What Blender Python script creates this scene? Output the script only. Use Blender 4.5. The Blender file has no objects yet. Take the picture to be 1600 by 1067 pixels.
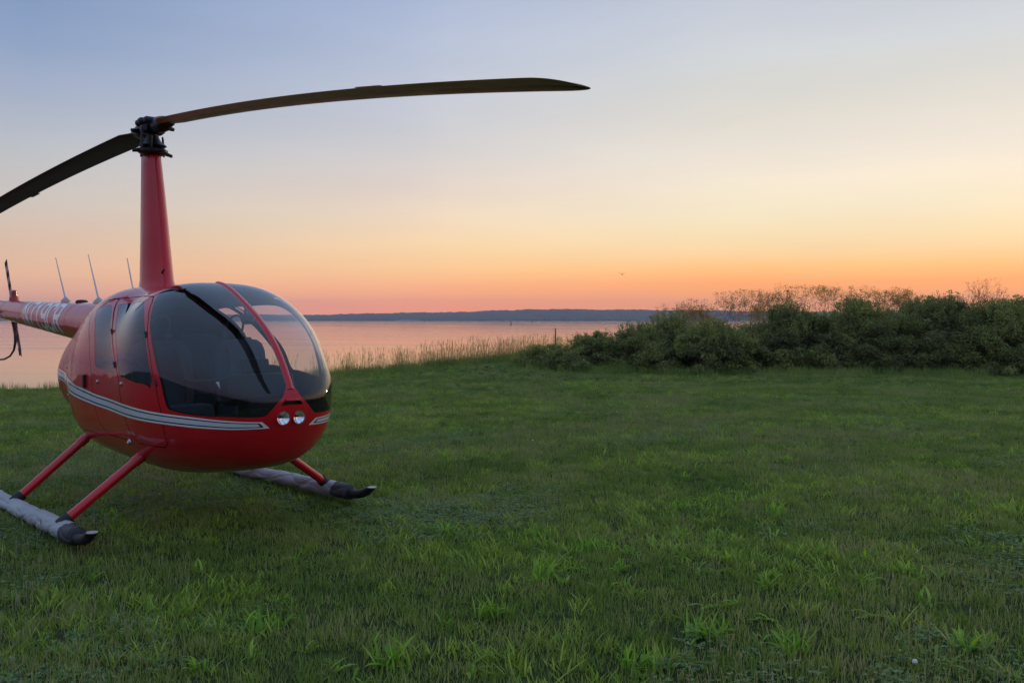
import bpy, math, random
import numpy as np
from mathutils import Vector, Matrix

random.seed(7)
rng = np.random.default_rng(11)
scene = bpy.context.scene
COL = scene.collection
R = math.radians


def lin(r, g, b, k=1.0):
    def f(c):
        c /= 255.0
        return c / 12.92 if c <= 0.04045 else ((c + 0.055) / 1.055) ** 2.4
    return (f(r) * k, f(g) * k, f(b) * k, 1.0)


# ------------------------------------------------------------------ camera
cam_data = bpy.data.cameras.new('camera')
cam = bpy.data.objects.new('camera', cam_data)
COL.objects.link(cam)
EYE = 1.5724
cam.location = (0, 0, EYE)
cam.rotation_euler = (R(90 - 1.453), 0, 0)
cam_data.sensor_width = 36
cam_data.lens = 31.5
cam_data.clip_start = 0.05
cam_data.clip_end = 20000
scene.camera = cam

# ------------------------------------------------------------------ colour management
scene.view_settings.view_transform = 'Standard'
scene.view_settings.look = 'None'
scene.view_settings.exposure = 0.0
scene.view_settings.gamma = 1.0
scene.view_settings.use_curve_mapping = False
scene.render.engine = 'CYCLES'
scene.cycles.use_denoising = True
scene.cycles.max_bounces = 8
scene.cycles.transparent_max_bounces = 24
scene.cycles.volume_bounces = 0

# ------------------------------------------------------------------ sky and sun
SUN_AZ = R(40)      # to the right of the view direction (+Y)
SUN_EL = R(2.2)


class NT:
    """tiny node-tree helper"""
    def __init__(self, tree):
        self.t = tree
        self.n = tree.nodes
        self.l = tree.links

    def new(self, kind, **kw):
        nd = self.n.new(kind)
        for k, v in kw.items():
            setattr(nd, k, v)
        return nd

    def put(self, sock, val):
        if hasattr(val, 'is_linked') or isinstance(val, bpy.types.NodeSocket):
            self.l.new(val, sock)
        else:
            sock.default_value = val

    def math(self, op, a, b=0.0, c=None, clamp=False):
        nd = self.new('ShaderNodeMath', operation=op)
        nd.use_clamp = clamp
        self.put(nd.inputs[0], a)
        self.put(nd.inputs[1], b)
        if c is not None:
            self.put(nd.inputs[2], c)
        return nd.outputs[0]

    def mix(self, f, a, b, blend='MIX'):
        nd = self.new('ShaderNodeMix', data_type='RGBA', blend_type=blend)
        self.put(nd.inputs[0], f)
        self.put(nd.inputs[6], a)
        self.put(nd.inputs[7], b)
        return nd.outputs[2]

    def ramp(self, f, stops, interp='LINEAR'):
        nd = self.new('ShaderNodeValToRGB')
        cr = nd.color_ramp
        cr.interpolation = interp
        while len(cr.elements) > 1:
            cr.elements.remove(cr.elements[-1])
        for i, (p, c) in enumerate(stops):
            e = cr.elements[0] if i == 0 else cr.elements.new(p)
            e.position = p
            e.color = c
        self.put(nd.inputs[0], f)
        return nd.outputs[0]

    def noise(self, vec, scale, detail=3.0, rough=0.55, dist=0.0):
        nd = self.new('ShaderNodeTexNoise')
        if vec is not None:
            self.l.new(vec, nd.inputs['Vector'])
        nd.inputs['Scale'].default_value = scale
        nd.inputs['Detail'].default_value = detail
        nd.inputs['Roughness'].default_value = rough
        nd.inputs['Distortion'].default_value = dist
        return nd.outputs[0]

    def vscale(self, vec, s):
        nd = self.new('ShaderNodeVectorMath', operation='MULTIPLY')
        self.l.new(vec, nd.inputs[0])
        nd.inputs[1].default_value = s
        return nd.outputs[0]


world = bpy.data.worlds.new('World')
scene.world = world
world.use_nodes = True
wt = NT(world.node_tree)
wt.n.clear()
tc = wt.new('ShaderNodeTexCoord')
sep = wt.new('ShaderNodeSeparateXYZ')
wt.l.new(tc.outputs['Generated'], sep.inputs[0])
el = wt.math('ARCSINE', sep.outputs[2])
elt = wt.math('SQRT', wt.math('MAXIMUM', wt.math('DIVIDE', el, math.pi / 2), 0.0))
az = wt.math('ARCTAN2', sep.outputs[0], sep.outputs[1])
# angle from the sun's azimuth, 0..pi
daz = wt.math('ARCCOSINE', wt.math('COSINE', wt.math('SUBTRACT', az, SUN_AZ)))


def sky_ramp(rows, k=1.0):
    return wt.ramp(elt, [(math.sqrt(max(e, 0) / 90), lin(r, g, b, k)) for e, r, g, b in rows], 'B_SPLINE' if False else 'LINEAR')


ZEN = (90, 170, 198, 236)
sk_sun = sky_ramp([(0, 292, 172, 84), (2.2, 292, 188, 94), (3.2, 280, 213, 128), (4.0, 270, 226, 164), (4.8, 265, 234, 181), (6.5, 259, 242, 206),
                   (8.5, 255, 241, 218), (10.2, 244, 234, 219), (12.2, 231, 225, 214), (14.2, 222, 221, 215), (16.2, 214, 218, 222),
                   (19.6, 199, 205, 218), (30, 190, 203, 224), (50, 178, 201, 232), ZEN])
sk_mid = sky_ramp([(0, 300, 166, 104), (0.8, 300, 176, 108), (2.0, 290, 200, 130), (3.2, 278, 220, 152), (4.8, 266, 229, 178), (6.5, 252, 227, 198),
                   (8.1, 239, 220, 206), (10.1, 222, 216, 213), (12.2, 209, 210, 217), (15.5, 193, 201, 219),
                   (19.6, 176, 190, 220), (30, 170, 190, 224), (50, 168, 194, 232), ZEN])
sk_left = sky_ramp([(0, 258, 168, 134), (0.7, 258, 174, 136), (2.5, 252, 197, 156), (4.0, 238, 200, 170), (6.5, 217, 205, 193), (8.2, 204, 201, 199),
                    (10, 190, 194, 202), (12.5, 168, 180, 202), (15, 147, 167, 200), (19.6, 126, 151, 193),
                    (30, 134, 162, 206), (50, 154, 184, 226), ZEN])
sk_back = sky_ramp([(0, 118, 118, 146), (2, 134, 130, 156), (6, 152, 146, 172), (11, 160, 162, 188), (18, 156, 170, 200),
                    (30, 164, 188, 224), (50, 168, 196, 234), ZEN])


def seg(a, b):
    return wt.math('DIVIDE', wt.math('SUBTRACT', daz, R(a)), R(b - a), clamp=True)


c1 = wt.mix(seg(26, 47), sk_sun, sk_mid)
c2 = wt.mix(seg(44, 68), c1, sk_left)
c3 = wt.mix(seg(68, 106), c2, sk_back)
# thin drifting streaks low over the water
tv = wt.new('ShaderNodeCombineXYZ')
wt.put(tv.inputs[0], wt.math('MULTIPLY', az, 7.0))
wt.put(tv.inputs[1], wt.math('MULTIPLY', el, 190.0))
st = wt.noise(tv.outputs[0], 1.0, 4.0, 0.6)
band = wt.math('MULTIPLY', wt.math('SUBTRACT', st, 0.55, clamp=True), 1.6)
low = wt.math('SUBTRACT', 1.0, wt.math('DIVIDE', el, R(5.5)), clamp=True)
c4 = wt.mix(wt.math('MULTIPLY', band, low, clamp=True), c3, lin(196, 160, 168))
# broad faint unevenness of high thin cloud
tv2 = wt.new('ShaderNodeCombineXYZ')
wt.put(tv2.inputs[0], wt.math('MULTIPLY', az, 2.2))
wt.put(tv2.inputs[1], wt.math('MULTIPLY', el, 12.0))
wob = wt.noise(tv2.outputs[0], 1.3, 3.0, 0.5)
c5 = wt.mix(0.10, c4, wt.mix(1.0, c4, wt.ramp(wob, [(0.3, (0.62, 0.66, 0.74, 1)), (0.7, (1.3, 1.28, 1.22, 1))]), 'MULTIPLY'))
nish = wt.new('ShaderNodeTexSky')
nish.sky_type = 'NISHITA'
nish.sun_disc = False
nish.sun_elevation = SUN_EL
nish.sun_rotation = SUN_AZ
nish.air_density = 1.0
nish.dust_density = 2.0
nish.ozone_density = 2.0
bg1 = wt.new('ShaderNodeBackground')
wt.l.new(c5, bg1.inputs[0])
bg1.inputs[1].default_value = 0.98
bg2 = wt.new('ShaderNodeBackground')
wt.l.new(nish.outputs[0], bg2.inputs[0])
bg2.inputs[1].default_value = 0.008
addn = wt.new('ShaderNodeAddShader')
wt.l.new(bg1.outputs[0], addn.inputs[0])
wt.l.new(bg2.outputs[0], addn.inputs[1])
wout = wt.new('ShaderNodeOutputWorld')
wt.l.new(addn.outputs[0], wout.inputs[0])

sun_d = bpy.data.lights.new('sun', 'SUN')
sun = bpy.data.objects.new('sun', sun_d)
COL.objects.link(sun)
sun_d.energy = 0.9
sun_d.angle = R(4)
sun_d.color = (1.0, 0.55, 0.28)
sdir = Vector((math.sin(SUN_AZ) * math.cos(SUN_EL), math.cos(SUN_AZ) * math.cos(SUN_EL), math.sin(SUN_EL)))
sun.rotation_euler = sdir.to_track_quat('Z', 'Y').to_euler()
sun.location = sdir * 60

# ------------------------------------------------------------------ object helpers


def tag(o, label=None, cat=None, group=None, kind=None):
    if label:
        o['label'] = label
    if cat:
        o['category'] = cat
    if group:
        o['group'] = group
    if kind:
        o['kind'] = kind
    return o


def empty(name, loc, rz=0.0):
    o = bpy.data.objects.new(name, None)
    o.empty_display_size = 0.3
    COL.objects.link(o)
    o.location = loc
    o.rotation_euler = (0, 0, rz)
    return o


def mesh_obj(name, verts, faces, mat=None, parent=None, smooth=True, normals=None, fmat=None, attr=None):
    me = bpy.data.meshes.new(name)
    me.from_pydata([tuple(map(float, v)) for v in verts], [], [tuple(map(int, f)) for f in faces])
    mats = mat if isinstance(mat, (list, tuple)) else ([mat] if mat else [])
    for m in mats:
        me.materials.append(m)
    if fmat is not None:
        me.polygons.foreach_set('material_index', np.asarray(fmat, dtype=np.int32))
    if smooth:
        me.polygons.foreach_set('use_smooth', np.ones(len(me.polygons), dtype=bool))
    if attr is not None:
        for k, v in attr.items():
            a = me.attributes.new(k, 'FLOAT', 'FACE' if len(v) == len(me.polygons) and len(v) != len(me.vertices) else 'POINT')
            a.data.foreach_set('value', np.asarray(v, dtype=np.float32))
    me.update()
    if normals is not None:
        me.normals_split_custom_set_from_vertices([tuple(map(float, n)) for n in normals])
    o = bpy.data.objects.new(name, me)
    COL.objects.link(o)
    if parent:
        o.parent = parent
    return o


class MB:
    """mesh builder"""
    def __init__(self):
        self.v = []
        self.f = []
        self.m = []

    def add(self, v, f, m=0):
        n = len(self.v)
        self.v += [tuple(map(float, p)) for p in v]
        self.f += [tuple(i + n for i in q) for q in f]
        self.m += [m] * len(f)

    def tube(self, pts, rad, n=10, caps=True, m=0, squash=None):
        pts = [np.array(p, float) for p in pts]
        rad = [rad] * len(pts) if np.isscalar(rad) else list(rad)
        v = []
        ref = None
        for i, p in enumerate(pts):
            a = pts[max(i - 1, 0)]
            b = pts[min(i + 1, len(pts) - 1)]
            t = (b - a) / (np.linalg.norm(b - a) + 1e-9)
            if ref is None:
                ref = np.array([0, 0, 1.0]) if abs(t[2]) < 0.9 else np.array([1.0, 0, 0])
            u = ref - t * np.dot(ref, t)
            u /= np.linalg.norm(u) + 1e-9
            w = np.cross(t, u)
            ref = u
            for k in range(n):
                ang = 2 * math.pi * k / n
                s1, s2 = squash if squash else (1, 1)
                v.append(p + rad[i] * (u * math.cos(ang) * s1 + w * math.sin(ang) * s2))
        f = []
        for i in range(len(pts) - 1):
            for k in range(n):
                f.append((i * n + k, i * n + (k + 1) % n, (i + 1) * n + (k + 1) % n, (i + 1) * n + k))
        if caps:
            f.append(tuple(range(n - 1, -1, -1)))
            f.append(tuple((len(pts) - 1) * n + k for k in range(n)))
        self.add(v, f, m)
        return self

    def box(self, c, size, rot=None, bev=0.15, m=0):
        # box with chamfered vertical edges and tops
        sx, sy, sz = [s / 2 for s in size]
        b = min(size) * bev
        v = []
        for z, k in ((-sz, b), (-sz + b, 0), (sz - b, 0), (sz, b)):
            x, y = sx - k, sy - k
            for px, py in ((-x + b, -y), (x - b, -y), (x, -y + b), (x, y - b), (x - b, y), (-x + b, y), (-x, y - b), (-x, -y + b)):
                v.append((px, py, z))
        f = [tuple(range(7, -1, -1)), tuple(range(24, 32))]
        for i in range(3):
            for k in range(8):
                f.append((i * 8 + k, i * 8 + (k + 1) % 8, (i + 1) * 8 + (k + 1) % 8, (i + 1) * 8 + k))
        M = Matrix.Translation(c) @ (rot.to_4x4() if rot is not None else Matrix.Identity(4))
        self.add([M @ Vector(p) for p in v], f, m)
        return self

    def lathe(self, prof, c, axis=(0, 0, 1), n=20, m=0, caps=True):
        ax = Vector(axis).normalized()
        q = Vector((0, 0, 1)).rotation_difference(ax).to_matrix()
        v = []
        for r, z in prof:
            for k in range(n):
                a = 2 * math.pi * k / n
                v.append(Vector(c) + q @ Vector((r * math.cos(a), r * math.sin(a), z)))
        f = []
        for i in range(len(prof) - 1):
            for k in range(n):
                f.append((i * n + k, i * n + (k + 1) % n, (i + 1) * n + (k + 1) % n, (i + 1) * n + k))
        if caps and prof[0][0] > 1e-4:
            f.append(tuple(range(n - 1, -1, -1)))
        if caps and prof[-1][0] > 1e-4:
            f.append(tuple((len(prof) - 1) * n + k for k in range(n)))
        self.add(v, f, m)
        return self

    def build(self, name, mat, parent=None, smooth=True, sharp=40):
        o = mesh_obj(name, self.v, self.f, mat, parent, smooth, fmat=self.m if isinstance(mat, (list, tuple)) else None)
        if smooth and sharp:
            o.data.set_sharp_from_angle(angle=R(sharp))
        return o


# ------------------------------------------------------------------ materials


def new_mat(name):
    m = bpy.data.materials.new(name)
    m.use_nodes = True
    t = NT(m.node_tree)
    bs = t.n.get('Principled BSDF')
    return m, t, bs


def simple(name, col, rough=0.5, metal=0.0, coat=0.0, spec=0.5, var=0.15, vscale=12.0, bump=0.0, bscale=60.0):
    m, t, bs = new_mat(name)
    g = t.new('ShaderNodeTexCoord')
    n = t.noise(g.outputs['Object'], vscale, 4.0)
    c = t.mix(n, tuple(x * (1 - var) for x in col[:3]) + (1,), tuple(min(1, x * (1 + var)) for x in col[:3]) + (1,))
    t.l.new(c, bs.inputs['Base Color'])
    r = t.math('MULTIPLY_ADD', n, rough * 0.3, rough * 0.85)
    t.l.new(r, bs.inputs['Roughness'])
    bs.inputs['Metallic'].default_value = metal
    bs.inputs['Coat Weight'].default_value = coat
    bs.inputs['Coat Roughness'].default_value = 0.04
    bs.inputs['Specular IOR Level'].default_value = spec
    if bump:
        b = t.new('ShaderNodeBump')
        b.inputs['Strength'].default_value = bump
        b.inputs['Distance'].default_value = 0.01
        t.l.new(t.noise(g.outputs['Object'], bscale, 4.0), b.inputs['Height'])
        t.l.new(b.outputs[0], bs.inputs['Normal'])
    return m


def paint(name, col, wav=0.35, wsc=5.5, coat=0.75):
    m, t, bs = new_mat(name)
    g = t.new('ShaderNodeTexCoord')
    n = t.noise(g.outputs['Object'], 5.0, 5.0, 0.6)
    c = t.mix(n, tuple(x * 0.86 for x in col[:3]) + (1,), tuple(x * 1.12 for x in col[:3]) + (1,))
    # road film and dust
    d = t.noise(g.outputs['Object'], 38.0, 6.0, 0.7)
    c = t.mix(t.math('MULTIPLY', t.math('SUBTRACT', d, 0.52, clamp=True), 0.35), c, (0.16, 0.13, 0.11, 1))
    t.l.new(c, bs.inputs['Base Color'])
    t.l.new(t.math('MULTIPLY_ADD', d, 0.15, 0.26), bs.inputs['Roughness'])
    bs.inputs['Coat Weight'].default_value = coat
    bs.inputs['Specular IOR Level'].default_value = 0.2
    t.l.new(t.math('MULTIPLY_ADD', n, 0.05, 0.02), bs.inputs['Coat Roughness'])
    # slight oil-canning of the sheet metal
    b = t.new('ShaderNodeBump')
    b.inputs['Strength'].default_value = wav
    b.inputs['Distance'].default_value = 0.012
    t.l.new(t.noise(g.outputs['Object'], wsc, 1.5, 0.4), b.inputs['Height'])
    t.l.new(b.outputs[0], bs.inputs['Normal'])
    t.l.new(b.outputs[0], bs.inputs['Coat Normal'])
    return m


M = {}
M['red'] = paint('red_paint', (0.57, 0.007, 0.018, 1))
M['cowl'] = paint('cowl_paint', (0.42, 0.007, 0.022, 1), 1.4, 9.0, 0.4)
M['white'] = simple('white_paint', (0.84, 0.83, 0.84), 0.3, coat=0.7, var=0.05)
M['silver'] = simple('silver_paint', (0.68, 0.69, 0.74), 0.35, coat=0.6, var=0.05)
M['navy'] = simple('navy_paint', (0.012, 0.012, 0.022), 0.3, coat=0.7)
M['black'] = simple('black_rubber', (0.012, 0.012, 0.013), 0.6)
M['gun'] = simple('hub_black_metal', (0.016, 0.017, 0.020), 0.42, metal=0.35, bump=0.15)
M['blade'] = simple('blade_paint', (0.024, 0.013, 0.009), 0.45, spec=0.18, var=0.35, vscale=5)
M['blade_sunlit'] = simple('blade_sunlit_edge', (0.50, 0.27, 0.15), 0.5, spec=0.2, var=0.25, vscale=9)  # sunset light on the forward blade's edges, put into the colour
M['steel'] = simple('steel', (0.45, 0.45, 0.46), 0.3, metal=0.9)
M['trim'] = simple('cabin_trim', (0.010, 0.012, 0.017), 0.9, spec=0.05)
M['seat'] = simple('seat_leather', (0.034, 0.042, 0.060), 0.6, spec=0.15, bump=0.2, bscale=40)
M['panel'] = simple('instrument_black', (0.012, 0.012, 0.014), 0.6, spec=0.15)
M['cream'] = simple('pale_plastic', (0.42, 0.42, 0.42), 0.45)
M['beaconred'] = simple('beacon_red', (0.35, 0.01, 0.02), 0.25, coat=1.0)
M['wood'] = simple('weathered_wood', (0.20, 0.16, 0.12), 0.85, var=0.35, bump=0.5)


def glass_mat(name, tint, ior=1.5, rough=0.01):
    m = bpy.data.materials.new(name)
    m.use_nodes = True
    t = NT(m.node_tree)
    t.n.clear()
    fr = t.new('ShaderNodeFresnel')
    gb = t.new('ShaderNodeNewGeometry')
    # the node inverts the index on the inner face: feed it 1/ior there, so the pane reflects alike from both sides
    t.l.new(t.math('MULTIPLY_ADD', gb.outputs['Backfacing'], 1.0 / ior - ior, ior), fr.inputs[0])
    tr = t.new('ShaderNodeBsdfTransparent')
    tr.inputs[0].default_value = tint
    gl = t.new('ShaderNodeBsdfGlossy')
    gl.inputs['Roughness'].default_value = rough
    gl.inputs[0].default_value = (0.95, 0.97, 1, 1)
    g = t.new('ShaderNodeTexCoord')
    b = t.new('ShaderNodeBump')
    b.inputs['Strength'].default_value = 0.12
    b.inputs['Distance'].default_value = 0.01
    t.l.new(t.noise(g.outputs['Object'], 4.0, 1.0), b.inputs['Height'])
    t.l.new(b.outputs[0], gl.inputs['Normal'])
    mx = t.new('ShaderNodeMixShader')
    # both faces of the pane reflect
    t.l.new(t.math('MULTIPLY', fr.outputs[0], 1.25, clamp=True), mx.inputs[0])
    t.l.new(tr.outputs[0], mx.inputs[1])
    t.l.new(gl.outputs[0], mx.inputs[2])
    # thin film of dust on the acrylic
    df = t.new('ShaderNodeBsdfDiffuse')
    df.inputs[0].default_value = (0.5, 0.5, 0.5, 1)
    mx2 = t.new('ShaderNodeMixShader')
    d = t.noise(g.outputs['Object'], 9.0, 6.0, 0.65)
    t.l.new(t.math('MULTIPLY_ADD', d, 0.008, 0.0), mx2.inputs[0])
    t.l.new(mx.outputs[0], mx2.inputs[1])
    t.l.new(df.outputs[0], mx2.inputs[2])
    o = t.new('ShaderNodeOutputMaterial')
    t.l.new(mx2.outputs[0], o.inputs[0])
    return m


M['glass'] = glass_mat('acrylic_glass', (0.83, 0.85, 0.88, 1))
M['lens'] = glass_mat('lamp_lens', (0.95, 0.97, 1, 1), 1.45)


def fabric():
    m, t, bs = new_mat('grey_cover_fabric')
    g = t.new('ShaderNodeTexCoord')
    n = t.noise(g.outputs['Object'], 3.0, 6.0, 0.65)
    n2 = t.noise(g.outputs['Object'], 24.0, 6.0, 0.7)
    c = t.mix(n, (0.26, 0.27, 0.30, 1), (0.46, 0.47, 0.50, 1))
    c = t.mix(t.math('SUBTRACT', n2, 0.5, clamp=True), c, (0.06, 0.065, 0.06, 1))
    t.l.new(c, bs.inputs['Base Color'])
    bs.inputs['Roughness'].default_value = 0.62
    b = t.new('ShaderNodeBump')
    b.inputs['Strength'].default_value = 0.6
    b.inputs['Distance'].default_value = 0.02
    t.l.new(t.noise(t.vscale(g.outputs['Object'], (1, 2.5, 2.5)), 12.0, 5.0, 0.6, 0.6), b.inputs['Height'])
    t.l.new(b.outputs[0], bs.inputs['Normal'])
    return m


M['fabric'] = fabric()
M['fabric_dark'] = simple('dark_cover_end', (0.030, 0.033, 0.042), 0.6, var=0.4, bump=0.5, bscale=18)


def leaf_mat(name, cols, trans=0.35, attr='tint', wnoise=None, rough=0.5, up=0.0, spec=0.3):
    """two-sided leaf: diffuse + translucent, colour varies per leaf and with place"""
    m = bpy.data.materials.new(name)
    m.use_nodes = True
    t = NT(m.node_tree)
    t.n.clear()
    at = t.new('ShaderNodeAttribute', attribute_name=attr)
    geo = t.new('ShaderNodeNewGeometry')
    f = at.outputs['Fac']
    if wnoise:
        n = t.noise(geo.outputs['Position'], wnoise, 4.0, 0.6)
        n = t.math('MULTIPLY_ADD', t.math('SUBTRACT', n, 0.5), 2.2, 0.5)
        f = t.math('ADD', t.math('MULTIPLY', f, 0.45), t.math('MULTIPLY', n, 0.55), clamp=True)
    c = t.ramp(f, cols)
    pb = t.new('ShaderNodeBsdfPrincipled')
    t.l.new(c, pb.inputs['Base Color'])
    pb.inputs['Roughness'].default_value = rough
    pb.inputs['Specular IOR Level'].default_value = spec
    if up:
        # a blade stands for several leaves lying at all angles: lean its shading normal towards the open sky
        va = t.new('ShaderNodeVectorMath', operation='SCALE')
        t.l.new(geo.outputs['Normal'], va.inputs[0])
        va.inputs['Scale'].default_value = 1 - up
        vb_ = t.new('ShaderNodeVectorMath', operation='ADD')
        t.l.new(va.outputs[0], vb_.inputs[0])
        vb_.inputs[1].default_value = (0, 0, up)
        vn = t.new('ShaderNodeVectorMath', operation='NORMALIZE')
        t.l.new(vb_.outputs[0], vn.inputs[0])
        t.l.new(vn.outputs[0], pb.inputs['Normal'])
    tl = t.new('ShaderNodeBsdfTranslucent')
    t.l.new(t.mix(1.0, c, (1.1, 1.15, 0.6, 1), 'MULTIPLY'), tl.inputs[0])
    mx = t.new('ShaderNodeMixShader')
    mx.inputs[0].default_value = trans
    t.l.new(pb.outputs[0], mx.inputs[1])
    t.l.new(tl.outputs[0], mx.inputs[2])
    o = t.new('ShaderNodeOutputMaterial')
    t.l.new(mx.outputs[0], o.inputs[0])
    return m


M['grass'] = leaf_mat('grass_blades', [(0.0, (0.056, 0.122, 0.024, 1)), (0.3, (0.120, 0.208, 0.036, 1)), (0.52, (0.215, 0.280, 0.058, 1)),
                                       (0.72, (0.320, 0.325, 0.112, 1)), (1.0, (0.420, 0.350, 0.215, 1))], 0.42, wnoise=0.9, up=0.30, spec=0.15)
M['broad'] = leaf_mat('broad_blades', [(0.0, (0.14, 0.28, 0.030, 1)), (0.5, (0.28, 0.41, 0.05, 1)), (1.0, (0.45, 0.52, 0.09, 1))], 0.45, up=0.3, spec=0.25)
M['clover'] = leaf_mat('clover_leaves', [(0.0, (0.07, 0.16, 0.055, 1)), (0.6, (0.13, 0.24, 0.08, 1)), (1.0, (0.24, 0.33, 0.13, 1))], 0.3, spec=0.25)
M['dry'] = leaf_mat('seed_stems', [(0.0, (0.20, 0.21, 0.09, 1)), (1.0, (0.32, 0.28, 0.17, 1))], 0.35, up=0.2, spec=0.15)
M['weed'] = leaf_mat('weed_leaves', [(0.0, (0.13, 0.29, 0.026, 1)), (0.6, (0.22, 0.40, 0.038, 1)), (1.0, (0.34, 0.50, 0.075, 1))], 0.42, up=0.25)
M['flower'] = simple('clover_white', (0.6, 0.58, 0.55), 0.8)
M['leaf'] = leaf_mat('shrub_leaves', [(0.0, (0.115, 0.112, 0.058, 1)), (0.4, (0.165, 0.178, 0.068, 1)), (0.8, (0.250, 0.280, 0.085, 1)), (1.0, (0.37, 0.36, 0.12, 1))], 0.5, up=0.12)
M['leafwarm'] = leaf_mat('young_leaves', [(0.0, (0.30, 0.20, 0.09, 1)), (1.0, (0.45, 0.29, 0.14, 1))], 0.65)
M['bark'] = simple('bark', (0.13, 0.085, 0.06), 0.9, var=0.4)
M['straw'] = leaf_mat('tall_grass_straw', [(0.0, (0.14, 0.15, 0.05, 1)), (0.5, (0.34, 0.28, 0.13, 1)), (1.0, (0.50, 0.38, 0.21, 1))], 0.55)

# ------------------------------------------------------------------ terrain


def sstep(a, b, x):
    t = np.clip((x - a) / (b - a), 0, 1)
    return t * t * (3 - 2 * t)


EX = np.array([-400, -60, -30, -11, -8, -5, -2, 0.7, 3, 8, 40, 400.])
EY = np.array([10, 17, 19.3, 20.5, 22.2, 25.3, 27, 28.6, 31, 35, 40, 60.])


def edge_y(x):
    return np.interp(x, EX, EY) + 0.25 * np.sin(x * 0.9) + 0.15 * np.sin(x * 2.3 + 1)


_ph = rng.uniform(0, 6.28, (10, 2))
_k = rng.normal(0, 1.0, (10, 2))


def ground_z(x, y):
    x = np.asarray(x, float)
    y = np.asarray(y, float)
    z = 0.016 * np.tanh((x + 2.6) / 1.2) - 0.03 * sstep(-4, -12, x)
    z = z + 0.34 * sstep(20, 29, y) * sstep(-7.5, 0.5, x) * (1 - 0.7 * sstep(1.0, 4.5, x))
    und = sum(np.sin(_k[i, 0] * x + _k[i, 1] * y + _ph[i, 0]) for i in range(10)) / 10
    z = z + 0.035 * und * sstep(2.5, 6, np.hypot(x + 2.6, y - 7.3))
    over = np.maximum(y - edge_y(x), 0)
    z = z - np.minimum(over * 0.62 + 0.02 * over ** 2, 4.9)
    return z


def coords(fine0, fine1, step, lo, hi):
    a = list(np.arange(fine0, fine1, step))
    s = step
    p = fine1
    while p < hi:
        a.append(p)
        s *= 1.25
        p += s
    a.append(hi)
    s = step
    p = fine0
    b = []
    while p > lo:
        s *= 1.25
        p -= s
        b.append(max(p, lo))
    return np.array(sorted(set(b)) + a)


def ground_mat():
    m, t, bs = new_mat('turf_soil')
    geo = t.new('ShaderNodeNewGeometry')
    n = t.noise(geo.outputs['Position'], 0.6, 5.0, 0.6)
    n2 = t.noise(geo.outputs['Position'], 14.0, 5.0, 0.7)
    c = t.ramp(n, [(0.3, (0.028, 0.042, 0.014, 1)), (0.55, (0.042, 0.055, 0.019, 1)), (0.75, (0.062, 0.060, 0.030, 1))])
    c = t.mix(1.0, c, t.ramp(n2, [(0.3, (0.55, 0.55, 0.55, 1)), (0.7, (1.3, 1.3, 1.2, 1))]), 'MULTIPLY')
    t.l.new(c, bs.inputs['Base Color'])
    bs.inputs['Roughness'].default_value = 1.0
    bs.inputs['Specular IOR Level'].default_value = 0.1
    return m


M['ground'] = ground_mat()


def grid_mesh(name, xs, ys, mat, keep=None, kind='structure'):
    X, Y = np.meshgrid(xs, ys)
    Z = ground_z(X, Y)
    nx, ny = len(xs), len(ys)
    v = np.stack([X, Y, Z], -1).reshape(-1, 3)
    i = np.arange(nx * ny).reshape(ny, nx)
    f = np.stack([i[:-1, :-1], i[:-1, 1:], i[1:, 1:], i[1:, :-1]], -1).reshape(-1, 4)
    if keep is not None:
        c = v[f].mean(1)
        f = f[keep(c)]
        used = np.unique(f)
        re = -np.ones(len(v), int)
        re[used] = np.arange(len(used))
        v = v[used]
        f = re[f]
    o = mesh_obj(name, v, f, mat)
    if kind:
        o['kind'] = kind
    return o, v, f


lawn, _, _ = grid_mesh('lawn', coords(-22, 30, 0.4, -380, 380), coords(-3, 48, 0.4, -300, 56), M['ground'])


def water_mat():
    m, t, bs = new_mat('bay_water')
    geo = t.new('ShaderNodeNewGeometry')
    bs.inputs['Base Color'].default_value = (0.02, 0.035, 0.05, 1)
    bs.inputs['IOR'].default_value = 1.333
    v1 = t.vscale(geo.outputs['Position'], (0.35, 1.0, 1.0))
    a = t.noise(v1, 0.55, 4.0, 0.6, 0.4)
    b_ = t.noise(t.vscale(geo.outputs['Position'], (0.010, 0.045, 1)), 1.0, 3.0, 0.55, 0.5)
    # wind lanes: glassy slicks between ruffled water
    lane = t.ramp(b_, [(0.36, (0.03, 0.03, 0.03, 1)), (0.5, (0.07, 0.07, 0.07, 1)), (0.66, (0.14, 0.14, 0.14, 1))])
    t.l.new(lane, bs.inputs['Roughness'])
    h = t.math('MULTIPLY', a, t.math('MULTIPLY_ADD', b_, 1.3, 0.1))
    bp = t.new('ShaderNodeBump')
    bp.inputs['Strength'].default_value = 0.085
    bp.inputs['Distance'].default_value = 0.16
    t.l.new(h, bp.inputs['Height'])
    t.l.new(bp.outputs[0], bs.inputs['Normal'])
    return m


M['water'] = water_mat()
WZ = -4.0
water = mesh_obj('water', [(-4200, 8, WZ), (4200, 8, WZ), (4200, 3900, WZ), (-4200, 3900, WZ)], [(0, 1, 2, 3)], M['water'], smooth=False)
water['kind'] = 'structure'


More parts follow.
